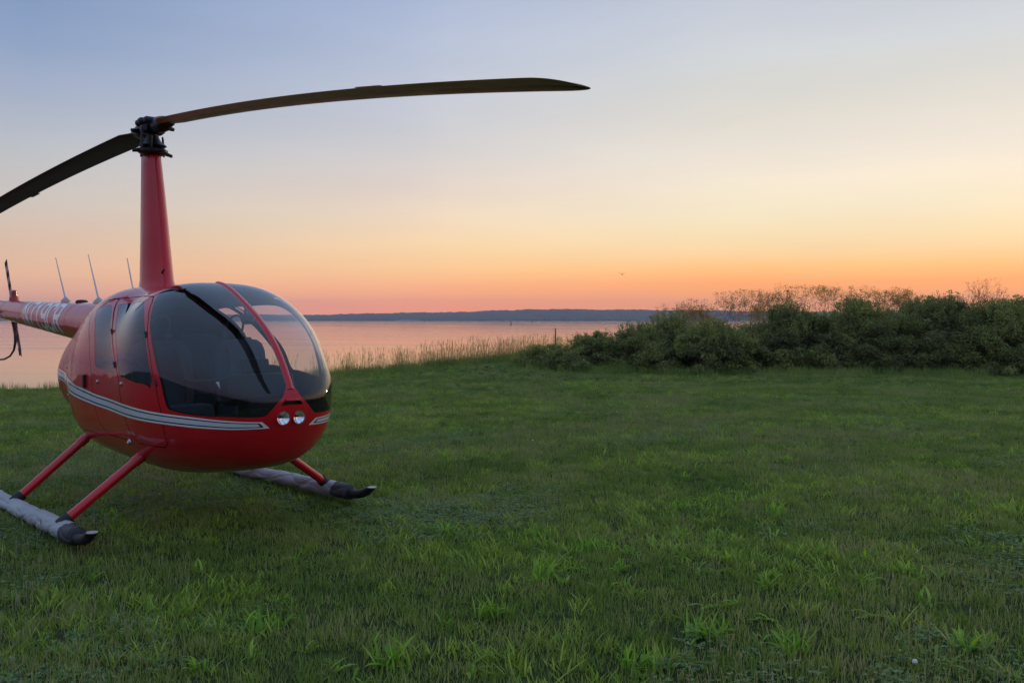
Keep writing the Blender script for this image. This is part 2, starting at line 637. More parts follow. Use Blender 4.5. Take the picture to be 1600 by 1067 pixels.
# far shore: wooded ridge across the bay
def far_shore():
    Y0 = 2500.0
    pxs = np.array([-900, -200, 0, 20, 250, 475, 560, 700, 760, 830, 900, 1050, 1200, 1500, 2500.])
    pys = np.array([494, 493, 493.5, 493.5, 492, 491.0, 489.5, 487.0, 484.5, 482.3, 482.0, 483.6, 485, 487, 492.])
    xs = np.arange(-2800, 3200, 6.0)
    px = 800 + xs / Y0 * 1400
    top = EYE + (498 - np.interp(px, pxs, pys)) / 1400 * Y0
    r = np.random.default_rng(3)
    nz = np.convolve(r.normal(0, 1, len(xs) + 8), np.ones(9) / 9, 'valid')[:len(xs)] * 2.2 + r.normal(0, 0.8, len(xs))
    v = []
    rows = []
    for j, (dy, h, jag) in enumerate([(0, 0.0, 0), (3, 0.12, 0.15), (30, 0.42, 0.4), (80, 0.7, 0.6), (150, 1.0, 1.0), (420, 0.5, 0.2), (700, 0.0, 0)]):
        row = []
        sh = np.roll(nz, j * 37)
        for i, x in enumerate(xs):
            z = WZ - 0.3 + (top[i] - WZ) * h + sh[i] * jag * (1 if j else 0)
            row.append(len(v))
            v.append((x, Y0 + dy + sh[i] * 3, z))
        rows.append(row)
    f = []
    for a, b in zip(rows[:-1], rows[1:]):
        for i in range(len(xs) - 1):
            f.append((a[i], a[i + 1], b[i + 1], b[i]))
    m, t, bs = new_mat('far_woods')
    geo = t.new('ShaderNodeNewGeometry')
    n = t.noise(t.vscale(geo.outputs['Position'], (1, 0.3, 1.5)), 0.06, 5.0, 0.65)
    t.l.new(t.ramp(n, [(0.3, (0.018, 0.03, 0.018, 1)), (0.7, (0.055, 0.07, 0.04, 1))]), bs.inputs['Base Color'])
    bs.inputs['Roughness'].default_value = 1.0
    o = mesh_obj('far_shore_hill', v, f, m, smooth=False)
    o['kind'] = 'structure'
    # pale strip of beach at its foot
    bx = np.linspace(-330, -250, 24)
    bv = []
    for i, x in enumerate(bx):
        k = math.sin(math.pi * i / 23)
        bv += [(x, Y0 - 14, WZ + 0.1), (x, Y0 - 8, WZ + 0.1 + 3.2 * k)]
    bf = [(2 * i, 2 * i + 2, 2 * i + 3, 2 * i + 1) for i in range(23)]
    b = mesh_obj('far_beach', bv, bf, simple('pale_sand', (0.2, 0.2, 0.2), 0.95, vscale=0.1))
    b['kind'] = 'structure'


far_shore()

# evening haze over the bay
hz = mesh_obj('haze', [(x, y, z) for z in (-10, 75) for y in (-900, 3700) for x in (-4000, 4000)],
              [(0, 2, 3, 1), (4, 5, 7, 6), (0, 1, 5, 4), (2, 6, 7, 3), (0, 4, 6, 2), (1, 3, 7, 5)], None, smooth=False)
hm = bpy.data.materials.new('haze_air')
hm.use_nodes = True
ht = NT(hm.node_tree)
ht.n.clear()
hv = ht.new('ShaderNodeVolumePrincipled')
hv.inputs['Color'].default_value = (0.78, 0.80, 1.0, 1)
hv.inputs['Density'].default_value = 0.00019
hv.inputs['Anisotropy'].default_value = 0.0
ho = ht.new('ShaderNodeOutputMaterial')
ht.l.new(hv.outputs[0], ho.inputs['Volume'])
hz.data.materials.append(hm)
hz['kind'] = 'stuff'

# ------------------------------------------------------------------ helicopter
HX, HY, TH = -3.105, 7.783, R(48.3)
heli = empty('helicopter', (HX, HY, 0.0), -TH)
tag(heli, 'red light helicopter with rounded glass nose and two bladed rotor parked on the lawn', 'helicopter')

# --- fuselage pod: smooth surface through measured cross sections
# x, half width, z of greatest width, top, bottom, roundness up, roundness down
ST = np.array([
    [2.475, 0.0, 1.0134, 1.0134, 1.0134, 2.2, 2.2], [2.44, 0.2211, 1.0138, 1.13, 0.8432, 2.2478, 2.1908],
    [2.33, 0.3755, 1.0438, 1.29, 0.6605, 2.2998, 2.2525], [2.1, 0.508, 1.0625, 1.505, 0.5412, 2.3811, 2.3672],
    [1.75, 0.6427, 1.1025, 1.7, 0.4748, 2.7321, 2.492], [1.37, 0.6876, 1.1094, 1.838, 0.4192, 2.8535, 2.5981],
    [0.9, 0.6654, 1.0932, 1.8241, 0.3952, 2.6187, 2.6821], [0.3, 0.660, 1.0750, 1.8466, 0.4120, 2.6161, 2.78],
    [-0.3, 0.6160, 1.0400, 1.8200, 0.4550, 2.24, 2.72], [-0.7363, 0.5330, 1.0900, 1.700, 0.5650, 1.9603, 2.48],
    [-1.298, 0.3998, 1.1213, 1.6312, 0.87, 1.5776, 2.2913], [-1.4428, 0.1798, 1.3154, 1.684, 1.2059, 1.8598, 2.1327]])


def nspline(t, Y):
    n = len(t)
    h = np.diff(t)
    A = np.zeros((n, n))
    B = np.zeros((n,) + Y.shape[1:])
    A[0, 0] = A[-1, -1] = 1
    for i in range(1, n - 1):
        A[i, i - 1] = h[i - 1]
        A[i, i] = 2 * (h[i - 1] + h[i])
        A[i, i + 1] = h[i]
        B[i] = 6 * ((Y[i + 1] - Y[i]) / h[i] - (Y[i] - Y[i - 1]) / h[i - 1])
    Mm = np.linalg.solve(A, B)

    def ev(q):
        q = np.asarray(q, float)
        i = np.clip(np.searchsorted(t, q) - 1, 0, n - 2)
        a = (t[i + 1] - q)[..., None]
        b = (q - t[i])[..., None]
        hh = h[i][..., None]
        return (Mm[i] * a ** 3 + Mm[i + 1] * b ** 3) / (6 * hh) + (Y[i] / hh - Mm[i] * hh / 6) * a + (Y[i + 1] / hh - Mm[i + 1] * hh / 6) * b
    return ev


_d = np.linalg.norm(np.diff(ST[:, [0, 1, 3]], axis=0), axis=1)
TK = np.concatenate([[0], np.cumsum(_d)])
_m = ST[1:4][::-1].copy()
_mx = _m.copy()
_mx[:, 1] *= -1
_mx[:, 3] = _m[:, 4]
_mx[:, 4] = _m[:, 3]
_ev = nspline(np.concatenate([-TK[1:4][::-1], TK]), np.vstack([_mx, ST]))
UMAX = TK[-1]


def hullP(u, phi):
    V = _ev(u)
    x, w, zc, zt, zb, nt, nb = [V[..., i] for i in range(7)]
    cp, sp = np.cos(phi), np.sin(phi)
    n = np.where(sp > 0, nt, nb)
    y = w * np.sign(cp) * np.abs(cp) ** (2 / n)
    z = zc + np.where(sp > 0, zt - zc, zc - zb) * np.sign(sp) * np.abs(sp) ** (2 / n)
    return np.stack([x, y, z], -1)


def hullN(u, phi):
    e = 2e-3
    u0 = np.maximum(u, 0.004)
    # offset angles slightly away from the quadrant seams to keep tangents finite
    a = hullP(u0 + e, phi) - hullP(u0 - e, phi)
    b = hullP(u0, phi + 0.02) - hullP(u0, phi - 0.02)
    n = np.cross(a, b)
    n /= np.linalg.norm(n, axis=-1, keepdims=True) + 1e-12
    c = hullP(u0, phi) - np.array([0.6, 0, 1.05])
    s = np.sign((n * c).sum(-1, keepdims=True))
    return n * np.where(s == 0, 1, s)


class Shell:
    """triangles of the pod in (u, phi); can be cut by implicit functions"""
    def __init__(self, uv, tri):
        self.uv = np.asarray(uv, float).reshape(-1, 2)
        self.t = np.asarray(tri, int).reshape(-1, 3)

    def P(self):
        return hullP(self.uv[:, 0], self.uv[:, 1])

    def cut(self, fn):
        """returns (inside fn<0, outside)"""
        d = fn(self.uv, self.P())
        d = np.where(np.abs(d) < 1e-7, 1e-7, d)
        s = d[self.t] < 0
        k = s.sum(1)
        ins = self.t[k == 3].tolist()
        out = self.t[k == 0].tolist()
        uv = self.uv.tolist()
        cache = {}

        def mid(a, b):
            key = (a, b) if a < b else (b, a)
            if key not in cache:
                f = d[a] / (d[a] - d[b])
                uv.append((self.uv[a] + (self.uv[b] - self.uv[a]) * f).tolist())
                cache[key] = len(uv) - 1
            return cache[key]
        for tr in self.t[(k > 0) & (k < 3)]:
            sg = [d[i] < 0 for i in tr]
            lone = sg.index(True) if sum(sg) == 1 else sg.index(False)
            a, b, c = tr[lone], tr[(lone + 1) % 3], tr[(lone + 2) % 3]
            ab, ac = mid(a, b), mid(a, c)
            one = [[a, ab, ac]]
            two = [[ab, b, c], [ab, c, ac]]
            if sum(sg) == 1:
                ins += one
                out += two
            else:
                out += one
                ins += two
        return Shell(uv, ins).tidy(), Shell(uv, out).tidy()

    def tidy(self):
        if len(self.t) == 0:
            return self
        used = np.unique(self.t)
        re = np.zeros(len(self.uv), int)
        re[used] = np.arange(len(used))
        return Shell(self.uv[used], re[self.t])

    def obj(self, name, mat, parent, off=0.0, flip=False, fmat=None):
        N = hullN(self.uv[:, 0], self.uv[:, 1])
        P = self.P() + N * off
        t = self.t
        fn = np.cross(P[t[:, 1]] - P[t[:, 0]], P[t[:, 2]] - P[t[:, 0]])
        w = (fn * N[t].mean(1)).sum(1) < 0
        t = np.where(w[:, None], t[:, ::-1], t)
        if flip:
            t = t[:, ::-1]
            N = -N
        return mesh_obj(name, P, t, mat, parent, normals=N, fmat=fmat)


def poly_sd(pts, q):
    """signed distance to polygon, negative inside"""
    pts = np.asarray(pts, float)
    d = np.full(len(q), 1e9)
    ins = np.zeros(len(q), bool)
    for a, b in zip(pts, np.roll(pts, -1, 0)):
        e = b - a
        w = q - a
        t = np.clip((w @ e) / (e @ e + 1e-12), 0, 1)
        d = np.minimum(d, np.linalg.norm(w - t[:, None] * e, axis=1))
        c = ((a[1] > q[:, 1]) != (b[1] > q[:, 1]))
        xi = a[0] + (q[:, 1] - a[1]) * (b[0] - a[0]) / (b[1] - a[1] + 1e-12)
        ins ^= c & (q[:, 0] < xi)
    return np.where(ins, -d, d)


def chart(uv):
    return np.stack([uv[:, 0] * np.cos(uv[:, 1]), uv[:, 0] * np.sin(uv[:, 1])], -1)


def smooth_poly(p, k=6):
    """closed Catmull-Rom through the points"""
    p = np.asarray(p, float)
    o = []
    n = len(p)
    for i in range(n):
        p0, p1, p2, p3 = p[i - 1], p[i], p[(i + 1) % n], p[(i + 2) % n]
        for j in range(k):
            t = j / k
            o.append(0.5 * ((2 * p1) + (-p0 + p2) * t + (2 * p0 - 5 * p1 + 4 * p2 - p3) * t * t + (-p0 + 3 * p1 - 3 * p2 + p3) * t ** 3))
    return np.array(o)


WS = [[1.4464, 2.6139], [1.5197, 2.4657], [1.605, 2.3175], [1.685, 2.17], [1.71, 2.021], [1.715, 1.85], [1.70, 1.70], [1.67, 1.600], [1.5864, 1.584], [1.3864, 1.582],
      [1.1798, 1.582], [0.9598, 1.585], [0.7599, 1.589], [0.5799, 1.594], [0.4199, 1.602], [0.2666, 1.650], [0.185, 1.80], [0.105, 2.45],
      [0.155, 3.42], [0.22, 3.6213], [0.2733, 3.560], [0.4466, 3.4088], [0.6532, 3.3549], [0.8798, 3.3235], [1.0398, 3.301],
      [1.1198, 3.2786], [1.1665, 3.1483], [1.2331, 3.0091], [1.3331, 2.8025]]
FW = [[2.4396, 2.3354], [2.44, 2.2905], [2.3196, 2.2581], [2.0596, 2.2725], [1.8064, 2.3399], [1.7264, 2.3848], [1.5531, 2.5779],
      [1.4331, 2.7711], [1.3464, 2.9732], [1.2864, 3.1304], [1.3931, 3.1349], [1.5464, 3.1349], [1.7464, 3.1214], [1.8663, 3.1034],
      [1.9397, 2.9911], [2.0663, 2.7935], [2.2263, 2.5869]]
RW = [[2.8862, 2.3803], [2.7729, 2.3399], [2.6262, 2.3175], [2.5662, 2.3489], [2.3863, 2.5465], [2.2329, 2.7486], [2.1063, 2.9193],
      [1.9863, 3.081], [2.1196, 3.0765], [2.3063, 3.072], [2.4529, 3.0585], [2.4929, 3.036], [2.5396, 2.9013], [2.6262, 2.7262], [2.7529, 2.551]]


def win_fn(pl, side):
    pl = np.array(pl)
    if side > 0:
        pl = np.stack([pl[:, 0], math.pi - pl[:, 1]], -1)
    q = chart(pl)
    # corners are kept by splining in the unrolled plane with close points
    q = smooth_poly(q, 5)
    return lambda uv, P: poly_sd(q, chart(uv))


def side_fn(pl, side, grow=0.0):
    q = np.array(pl)
    return lambda uv, P: np.maximum(poly_sd(q, P[:, [0, 2]]) - grow, -P[:, 1] * side + 0.05)


DOOR_F = [(0.46, 1.735), (0.9, 1.745), (1.33, 1.733), (1.41, 1.69), (1.535, 1.56), (1.68, 1.34), (1.772, 1.108), (1.806, 0.96), (1.80, 0.85), (1.76, 0.72),
          (1.70, 0.685), (1.36, 0.685), (1.29, 0.72), (1.255, 0.874), (1.155, 1.143), (1.0, 1.327), (0.71, 1.563), (0.49, 1.70)]
DOOR_R = [(0.01, 1.69), (0.2, 1.725), (0.44, 1.733), (0.48, 1.70), (0.70, 1.563), (0.985, 1.327), (1.14, 1.143), (1.235, 0.874), (1.265, 0.72),
          (1.20, 0.685), (0.66, 0.685), (0.56, 0.75), (0.50, 0.95), (0.44, 1.20), (0.34, 1.40), (0.15, 1.55), (0.0, 1.65)]

uu = np.concatenate([np.linspace(0.004, 0.5, 46), np.linspace(0.5, UMAX, 124)[1:]])
pp = np.linspace(0, 2 * math.pi, 241)
UU, PP = np.meshgrid(uu, pp, indexing='ij')
ii = np.arange(len(uu) * len(pp)).reshape(len(uu), len(pp))
q4 = np.stack([ii[:-1, :-1], ii[:-1, 1:], ii[1:, 1:], ii[1:, :-1]], -1).reshape(-1, 4)
tri = np.concatenate([q4[:, [0, 1, 2]], q4[:, [0, 2, 3]]])
hull = Shell(np.stack([UU.ravel(), PP.ravel()], -1), tri)
full = hull

LAMPS = [(2.462, -0.057, 0.917), (2.462, 0.057, 0.917)]
panes = {}
for sd in (-1, 1):
    panes['w', sd], hull = hull.cut(win_fn(WS, sd))
    panes['f', sd], hull = hull.cut(win_fn(FW, sd))
    panes['r', sd], hull = hull.cut(win_fn(RW, sd))
for c in LAMPS:
    c = np.array(c)
    _, hull = hull.cut(lambda uv, P: np.linalg.norm(P[:, 1:] - c[1:], axis=1) - 0.050 + np.where(P[:, 0] < 2, 1, 0))
VENT = [(-0.078, 1.003), (-0.045, 1.036), (0.045, 1.036), (0.078, 1.003)]
_, hull = hull.cut(lambda uv, P: np.maximum(poly_sd(VENT, P[:, 1:]), 2.2 - P[:, 0]))
lined = hull
SEAMS = [lambda P: np.abs(P[:, 0] + 0.13 - 0.10 * (P[:, 2] - 1.0)) - 0.0022,
         lambda P: np.maximum(np.abs(P[:, 2] - 0.655 - 0.015 * P[:, 0]) - 0.0022, P[:, 0] - 1.32),
         lambda P: np.maximum(np.abs(P[:, 0] - 1.32) - 0.0022, P[:, 2] - 0.675),
         lambda P: np.maximum(np.abs(P[:, 0] + 0.86 - 0.25 * (P[:, 2] - 1.0)) - 0.0022, 1.16 - P[:, 2])]
for fn_ in SEAMS:
    _, hull = hull.cut(lambda uv, P: fn_(P))
doors = {}
for sd in (-1, 1):
    for key, pl in (('f', DOOR_F), ('r', DOOR_R)):
        doors[key, sd], rest = hull.cut(side_fn(pl, sd, -0.0035))
        _, hull = hull.cut(side_fn(pl, sd, 0.0025))

cowl_, hull = hull.cut(lambda uv, P: np.maximum(P[:, 0] + 0.13 - 0.10 * (P[:, 2] - 1.0), 0.655 + 0.015 * P[:, 0] - P[:, 2]))
fus = hull.obj('fuselage', M['red'], heli)
cowl_.obj('engine_cowl', M['cowl'], heli)
lin_o = lined.obj('cabin_liner', M['trim'], fus, off=-0.022, flip=True)
# closing bulkhead at the rear end of the pod
er = [hullP(np.array(UMAX), np.array(a)) for a in np.linspace(0, 2 * math.pi, 41)[:-1]]
mesh_obj('rear_cap', er, [tuple(range(40))], M['red'], fus)

for sd in (-1, 1):
    panes['w', sd].obj('windshield', M['glass'], heli, off=0.001)
    for key in ('f', 'r'):
        dnm = doors[key, sd].obj('door', M['red'], heli)
        panes[key, sd].obj('window', M['glass'], dnm, off=-0.001)
        # door latch and hinges
        mb = MB()
        xz = (1.22, 1.085) if key == 'f' else (0.62, 1.08)
        us = None
        P = full.P()
        msk = (P[:, 1] * sd > 0.2)

        def on(x, z, off=0.0):
            d = np.where(msk, (P[:, 0] - x) ** 2 + (P[:, 2] - z) ** 2, 9)
            i = int(d.argmin())
            n = hullN(full.uv[i:i + 1, 0], full.uv[i:i + 1, 1])[0]
            return P[i] + n * off, n
        p, n = on(*xz)
        mb.lathe([(0.017, -0.004), (0.017, 0.006), (0.010, 0.011), (0.0, 0.012)], p, n, 14)
        mb.build('latch', M['steel'], dnm)
        for hx_, hz_ in (((1.60, 1.46), (1.765, 1.13)) if key == 'f' else ((0.82, 1.47), (1.06, 1.24))):
            p, n = on(hx_, hz_)
            hb = MB().tube([p - np.array([0.012, 0, -0.018]) + n * 0.004, p + np.array([0.012, 0, -0.018]) + n * 0.004], 0.008, 8)
            hb.build('hinge', M['black'], dnm)

# --- pinstripe along the side
ztx = np.array([-1.2, -0.74, -0.1, 0.58, 1.35, 1.8, 2.07, 2.33, 2.434, 2.5])
ztz = np.array([1.135, 1.103, 1.046, 0.988, 0.961, 0.937, 0.924, 0.908, 0.899, 0.895])
zbx = np.array([-1.2, -0.74, -0.28, 0.557, 1.316, 1.77, 2.06, 2.31, 2.432, 2.5])
zbz = np.array([1.045, 1.008, 0.949, 0.899, 0.873, 0.863, 0.853, 0.85, 0.853, 0.853])


def stripe_v(P):
    a = np.interp(P[:, 0], ztx, ztz)
    b = np.interp(P[:, 0], zbx, zbz)
    return (P[:, 2] - b) / (a - b)


for sd in (-1, 1):
    def band_fn(lo, hi, inset):
        def fn(uv, P):
            v = stripe_v(P)
            cutn = (0.140 + inset + 0.055 * np.clip(v, 0, 1)) - P[:, 1] * sd
            return np.maximum(np.maximum(np.maximum(lo - v, v - hi) * 0.07, cutn), -1.02 - P[:, 0])
        return fn
    outer, _ = full.cut(band_fn(0.0, 1.0, 0.0))
    dark, white = outer.cut(band_fn(0.17, 0.83, 0.026))
    silver, dark = dark.cut(band_fn(0.285, 0.715, 0.042))
    so = white.obj('stripe', M['white'], fus, off=0.0016)
    dark.obj('stripe_line', M['navy'], fus, off=0.0016)
    silver.obj('stripe_centre', M['silver'], fus, off=0.0016)

# --- centre post of the windscreen
cu = np.linspace(0.20, 1.72, 40)
cp = hullP(cu, np.full(40, math.pi / 2))
cv, cf = [], []
for i, p in enumerate(cp):
    n = hullN(cu[i:i + 1], np.array([math.pi / 2 + 0.03]))[0] + hullN(cu[i:i + 1], np.array([math.pi / 2 - 0.03]))[0]
    n[1] = 0
    n /= np.linalg.norm(n)
    for dy, dz in ((-0.026, -0.004), (-0.021, 0.005), (-0.005, 0.012), (0.005, 0.012), (0.021, 0.005), (0.026, -0.004)):
        cv.append(p + n * dz + np.array([0, dy, 0]))
for i in range(39):
    for k in range(5):
        cf.append((i * 6 + k, i * 6 + k + 1, (i + 1) * 6 + k + 1, (i + 1) * 6 + k))
mesh_obj('windshield_post', cv, cf, M['red'], heli)

# --- landing lights in the nose
for c in LAMPS:
    c = np.array(c)
    n = np.array([0.99, c[1] * 1.2, -0.02])
    n /= np.linalg.norm(n)
    MB().lathe([(0.049, -0.03), (0.054, 0.0), (0.053, 0.006), (0.046, 0.006), (0.044, -0.004)], c + n * 0.001, n, 28, caps=False).build('light_bezel', M['red'], heli)
    ll = MB().lathe([(0.046, -0.001), (0.041, -0.0055), (0.035, -0.0105), (0.027, -0.0155), (0.018, -0.0195), (0.009, -0.022), (0.0, -0.0228)][::-1], c, n, 28, caps=False).build('landing_light', simple('reflector', (0.94, 0.96, 0.98), 0.06, metal=1.0, var=0.02), heli)
    ll['label'] = 'round landing light with bright reflector'
    MB().lathe([(0.0, 0.004), (0.02, 0.0035), (0.038, 0.001), (0.046, -0.003)][::-1], c, n, 28, caps=False).build('lens', M['lens'], ll)
    MB().lathe([(0.006, -0.022), (0.007, -0.012), (0.005, -0.006), (0.0, -0.005)], c + np.array([0, 0, 0.003]), n, 12).build('bulb', M['black'], ll)
    MB().lathe([(0.0, -0.05), (0.052, -0.05), (0.052, -0.028)], c, n, 24, caps=False).build('light_housing', M['black'], ll)
# nose air intake with hood
vb = MB()
vb.add([(2.44, y, z) for y, z in VENT] + [(2.478, y * 1.02, z + 0.001) for y, z in VENT], [(0, 1, 2, 3), (0, 4, 5, 1), (1, 5, 6, 2), (2, 6, 7, 3), (3, 7, 4, 0)])
vb.build('air_intake', M['black'], heli, smooth=False)
hd = MB()
hd.add([(2.470, -0.052, 1.036), (2.470, 0.052, 1.036), (2.493, 0.046, 1.030), (2.493, -0.046, 1.030), (2.470, -0.052, 1.045), (2.470, 0.052, 1.045), (2.494, 0.046, 1.034), (2.494, -0.046, 1.034)],
       [(0, 1, 2, 3), (7, 6, 5, 4), (2, 6, 7, 3), (0, 3, 7, 4), (1, 5, 6, 2)])
hd.build('intake_hood', M['red'], heli, smooth=False)

# --- small fittings on the sides
for sd in (-1, 1):
    msk = (full.P()[:, 1] * sd > 0.1)
    P = full.P()

    def on2(x, z):
        d = np.where(msk, (P[:, 0] - x) ** 2 + (P[:, 2] - z) ** 2, 9)
        i = int(d.argmin())
        return P[i], hullN(full.uv[i:i + 1, 0], full.uv[i:i + 1, 1])[0]
    p, n = on2(1.165, 0.68)
    MB().lathe([(0.026, -0.003), (0.024, 0.006), (0.016, 0.012), (0.012, 0.022), (0.0, 0.026)], p, n, 16).build('jack_fitting', M['steel'], heli)
    p, n = on2(0.33, 1.06)
    MB().box(p + n * 0.010, (0.028, 0.024, 0.11), bev=0.25).build('cowl_latch', M['black'], heli)
    for zz in (0.62, 0.90, 1.16):
        p, n = on2(-0.55, zz)
        MB().lathe([(0.013, -0.003), (0.012, 0.004), (0.0, 0.006)], p, n, 10).build('fastener', M['steel'], heli)

# rivet lines beside the seams
rv = MB()
fp_ = full.P()
fn__ = hullN(full.uv[:, 0], full.uv[:, 1])


def rivet(x, z, sd):
    d = np.where(fp_[:, 1] * sd > 0.05, (fp_[:, 0] - x) ** 2 + (fp_[:, 2] - z) ** 2, 9)
    i = int(d.argmin())
    rv.lathe([(0.0045, -0.001), (0.004, 0.0015), (0.0, 0.0022)], fp_[i], fn__[i], 6)


for sd in (-1, 1):
    for z in np.arange(0.50, 1.62, 0.055):
        rivet(-0.16 + 0.10 * (z - 1.0), z, sd)
        rivet(-0.10 + 0.10 * (z - 1.0), z, sd)
    for x in np.arange(-0.7, 1.3, 0.06):
        rivet(x, 0.685 + 0.015 * x, sd)
rv_o = rv.build('rivets', M['red'], fus)
rv_o['kind'] = 'stuff'

# --- cabin interior


def half_width(x, z):
    us_ = np.linspace(0.02, UMAX, 900)
    V = _ev(us_)
    k = int(np.abs(V[:, 0] - x).argmin())
    _, w, zc, zt, zb, nt, nb = V[k]
    q, n = ((z - zc) / (zt - zc), nt) if z > zc else ((zc - z) / (zc - zb), nb)
    return w * max(0.0, 1 - min(q, 1) ** n) ** (1 / n)


cab = MB()
fx_ = np.linspace(0.1, 2.2, 16)
fw_ = [max(0.03, half_width(x, 0.62) - 0.05) for x in fx_]
cab.add([(x, -w, 0.66) for x, w in zip(fx_, fw_)] + [(x, w, 0.66) for x, w in zip(fx_, fw_)], [(i, i + 1, 17 + i, 16 + i) for i in range(15)])
cab.build('cabin_floor', M['trim'], heli, smooth=False)
bk = []
zz = np.linspace(0.5, 1.80, 20)
bu = None
# rear bulkhead follows the pod section at x ~ 0.12
ub = float(np.interp(-0.12, -_ev(np.linspace(0.6, UMAX, 600))[:, 0], np.linspace(0.6, UMAX, 600)))
ring = hullP(np.full(48, ub), np.linspace(0, 2 * math.pi, 49)[:-1])
cen = np.array([ring[0, 0], 0, 1.1])
ring = cen + (ring - cen) * 0.955
mesh_obj('rear_bulkhead', ring, [tuple(range(48))], M['trim'], heli, smooth=False)


def cushion(mb, c, size, rot):
    # pillow-like padded block
    n = 9
    sx, sy, sz = [s / 2 for s in size]
    v = []
    for i in range(n):
        for j in range(n * 2):
            th = -math.pi / 2 + math.pi * i / (n - 1)
            ph = 2 * math.pi * j / (n * 2)

            def se(w, m):
                return math.copysign(abs(w) ** m, w)
            v.append((sx * se(math.cos(th), 0.35) * se(math.cos(ph), 0.35), sy * se(math.cos(th), 0.35) * se(math.sin(ph), 0.35), sz * se(math.sin(th), 0.45)))
    f = []
    k = n * 2
    for i in range(n - 1):
        for j in range(k):
            f.append((i * k + j, i * k + (j + 1) % k, (i + 1) * k + (j + 1) % k, (i + 1) * k + j))
    Mx = Matrix.Translation(c) @ rot.to_4x4()
    mb.add([Mx @ Vector(p) for p in v], f)


def ry(a):
    return Matrix.Rotation(R(a), 3, 'Y')


for y in (-0.31, 0.31):
    for x0, zt, hgt in ((1.27, 0.0, 0.56), (0.45, 0.02, 0.60)):
        s = MB()
        cushion(s, (x0, y, 0.86 + zt), (0.46, 0.46, 0.15), ry(-7))
        st_o = s.build('seat', M['seat'], heli)
        s = MB()
        cushion(s, (x0 - 0.26, y, 1.13 + zt), (0.13, 0.45, hgt), ry(-10))
        s.build('backrest', M['seat'], st_o)
        MB().box((x0, y, 0.70), (0.46, 0.46, 0.16), bev=0.08).build('seat_base', M['trim'], st_o)
        if x0 > 1:
            s = MB()
            s.tube([(x0 - 0.30, y + 0.10, 1.42), (x0 - 0.13, y + 0.11, 1.22), (x0 - 0.12, y + 0.16, 0.98)], 0.018, 6, squash=(0.25, 1.2))
            s.tube([(x0 - 0.30, y - 0.10, 1.42), (x0 - 0.13, y - 0.11, 1.22), (x0 - 0.12, y - 0.16, 0.98)], 0.018, 6, squash=(0.25, 1.2))
            s.build('seat_belt', M['black'], st_o)
# instrument pedestal
ip = MB()
ip.box((2.00, 0, 0.82), (0.20, 0.24, 0.46), bev=0.1)
ip.box((1.98, 0, 1.08), (0.16, 0.50, 0.20), rot=ry(-18), bev=0.12)
ip_o = ip.build('instrument_panel', M['panel'], heli)
for k, (y, z) in enumerate([(-0.17, 1.10), (-0.06, 1.12), (0.06, 1.12), (0.17, 1.10), (-0.12, 1.02), (0.0, 1.03), (0.12, 1.02)]):
    MB().lathe([(0.040, 0), (0.040, 0.006), (0.034, 0.006), (0.033, 0.003), (0.0, 0.003)], (1.905 - (z - 1.08) * 0.3, y, z), (-0.95, 0, 0.3), 18).build('gauge', M['black'], ip_o)
gs = MB()
gs.box((1.93, 0, 1.235), (0.05, 0.20, 0.10), rot=ry(-15), bev=0.1)
gs.build('screen', M['panel'], ip_o)
cy = MB()
cy.tube([(1.62, 0, 0.66), (1.60, 0, 0.95), (1.55, 0, 1.12)], 0.017, 8)
cy.tube([(1.55, -0.34, 1.12), (1.55, 0, 1.125), (1.55, 0.34, 1.12)], 0.013, 8)
cy_o = cy.build('cyclic_stick', M['black'], heli)
for y in (-0.34, 0.34):
    MB().tube([(1.55, y, 1.14), (1.54, y, 1.06), (1.55, y, 0.98)], [0.018, 0.02, 0.016], 8).build('grip', M['black'], cy_o)
co = MB().tube([(1.0, -0.05, 0.80), (1.35, -0.06, 0.92), (1.48, -0.07, 0.98)], [0.016, 0.016, 0.02], 8)
co.build('collective_lever', M['black'], heli)
for y in (-0.36, -0.22, 0.22, 0.36):
    MB().box((2.08, y, 0.74), (0.02, 0.07, 0.12), rot=ry(25), bev=0.2).build('pedal', M['steel'], heli)
cm = MB().box((1.775, 0.02, 1.575), (0.085, 0.085, 0.085), bev=0.25)
cm.tube([(1.78, 0.0, 1.61), (1.80, 0.0, 1.67)], 0.012, 8)
cm.build('compass', M['black'], heli)
for y in (-0.30, 0.30):
    hp = MB()
    hp.tube([(0.93 + 0.06 * math.cos(a), y + 0.075 * math.sin(a), 1.60 - 0.11 + 0.11 * math.cos(a)) for a in np.linspace(-2.2, 2.2, 15)], 0.010, 6)
    for s in (-1, 1):
        hp.lathe([(0.0, -0.02), (0.036, -0.018), (0.04, 0.0), (0.036, 0.016), (0.0, 0.018)], (0.91, y + s * 0.075, 1.43), (0, 1, 0), 14)
    hp.tube([(0.93 + 0.05 * math.sin(a * 0.5), y + 0.06 * math.sin(a), 1.40 - 0.20 * math.sin(a * 0.5)) for a in np.linspace(0, 6.28, 18)], 0.006, 6)
    hp.build('headset', M['seat'], heli)
hb = MB()
for s in (-1, 1):
    hb.tube([(x, s * (half_width(x, 1.70) - 0.06), 1.70) for x in (0.40, 0.7, 1.0, 1.25)], 0.018, 6)
hb.build('roof_rail', M['trim'], heli)
mesh_obj('chart_card', [(1.75, -0.13, 1.00), (1.70, -0.07, 1.13), (1.70, -0.19, 1.12)], [(0, 1, 2)], M['silver'], heli, smooth=False)

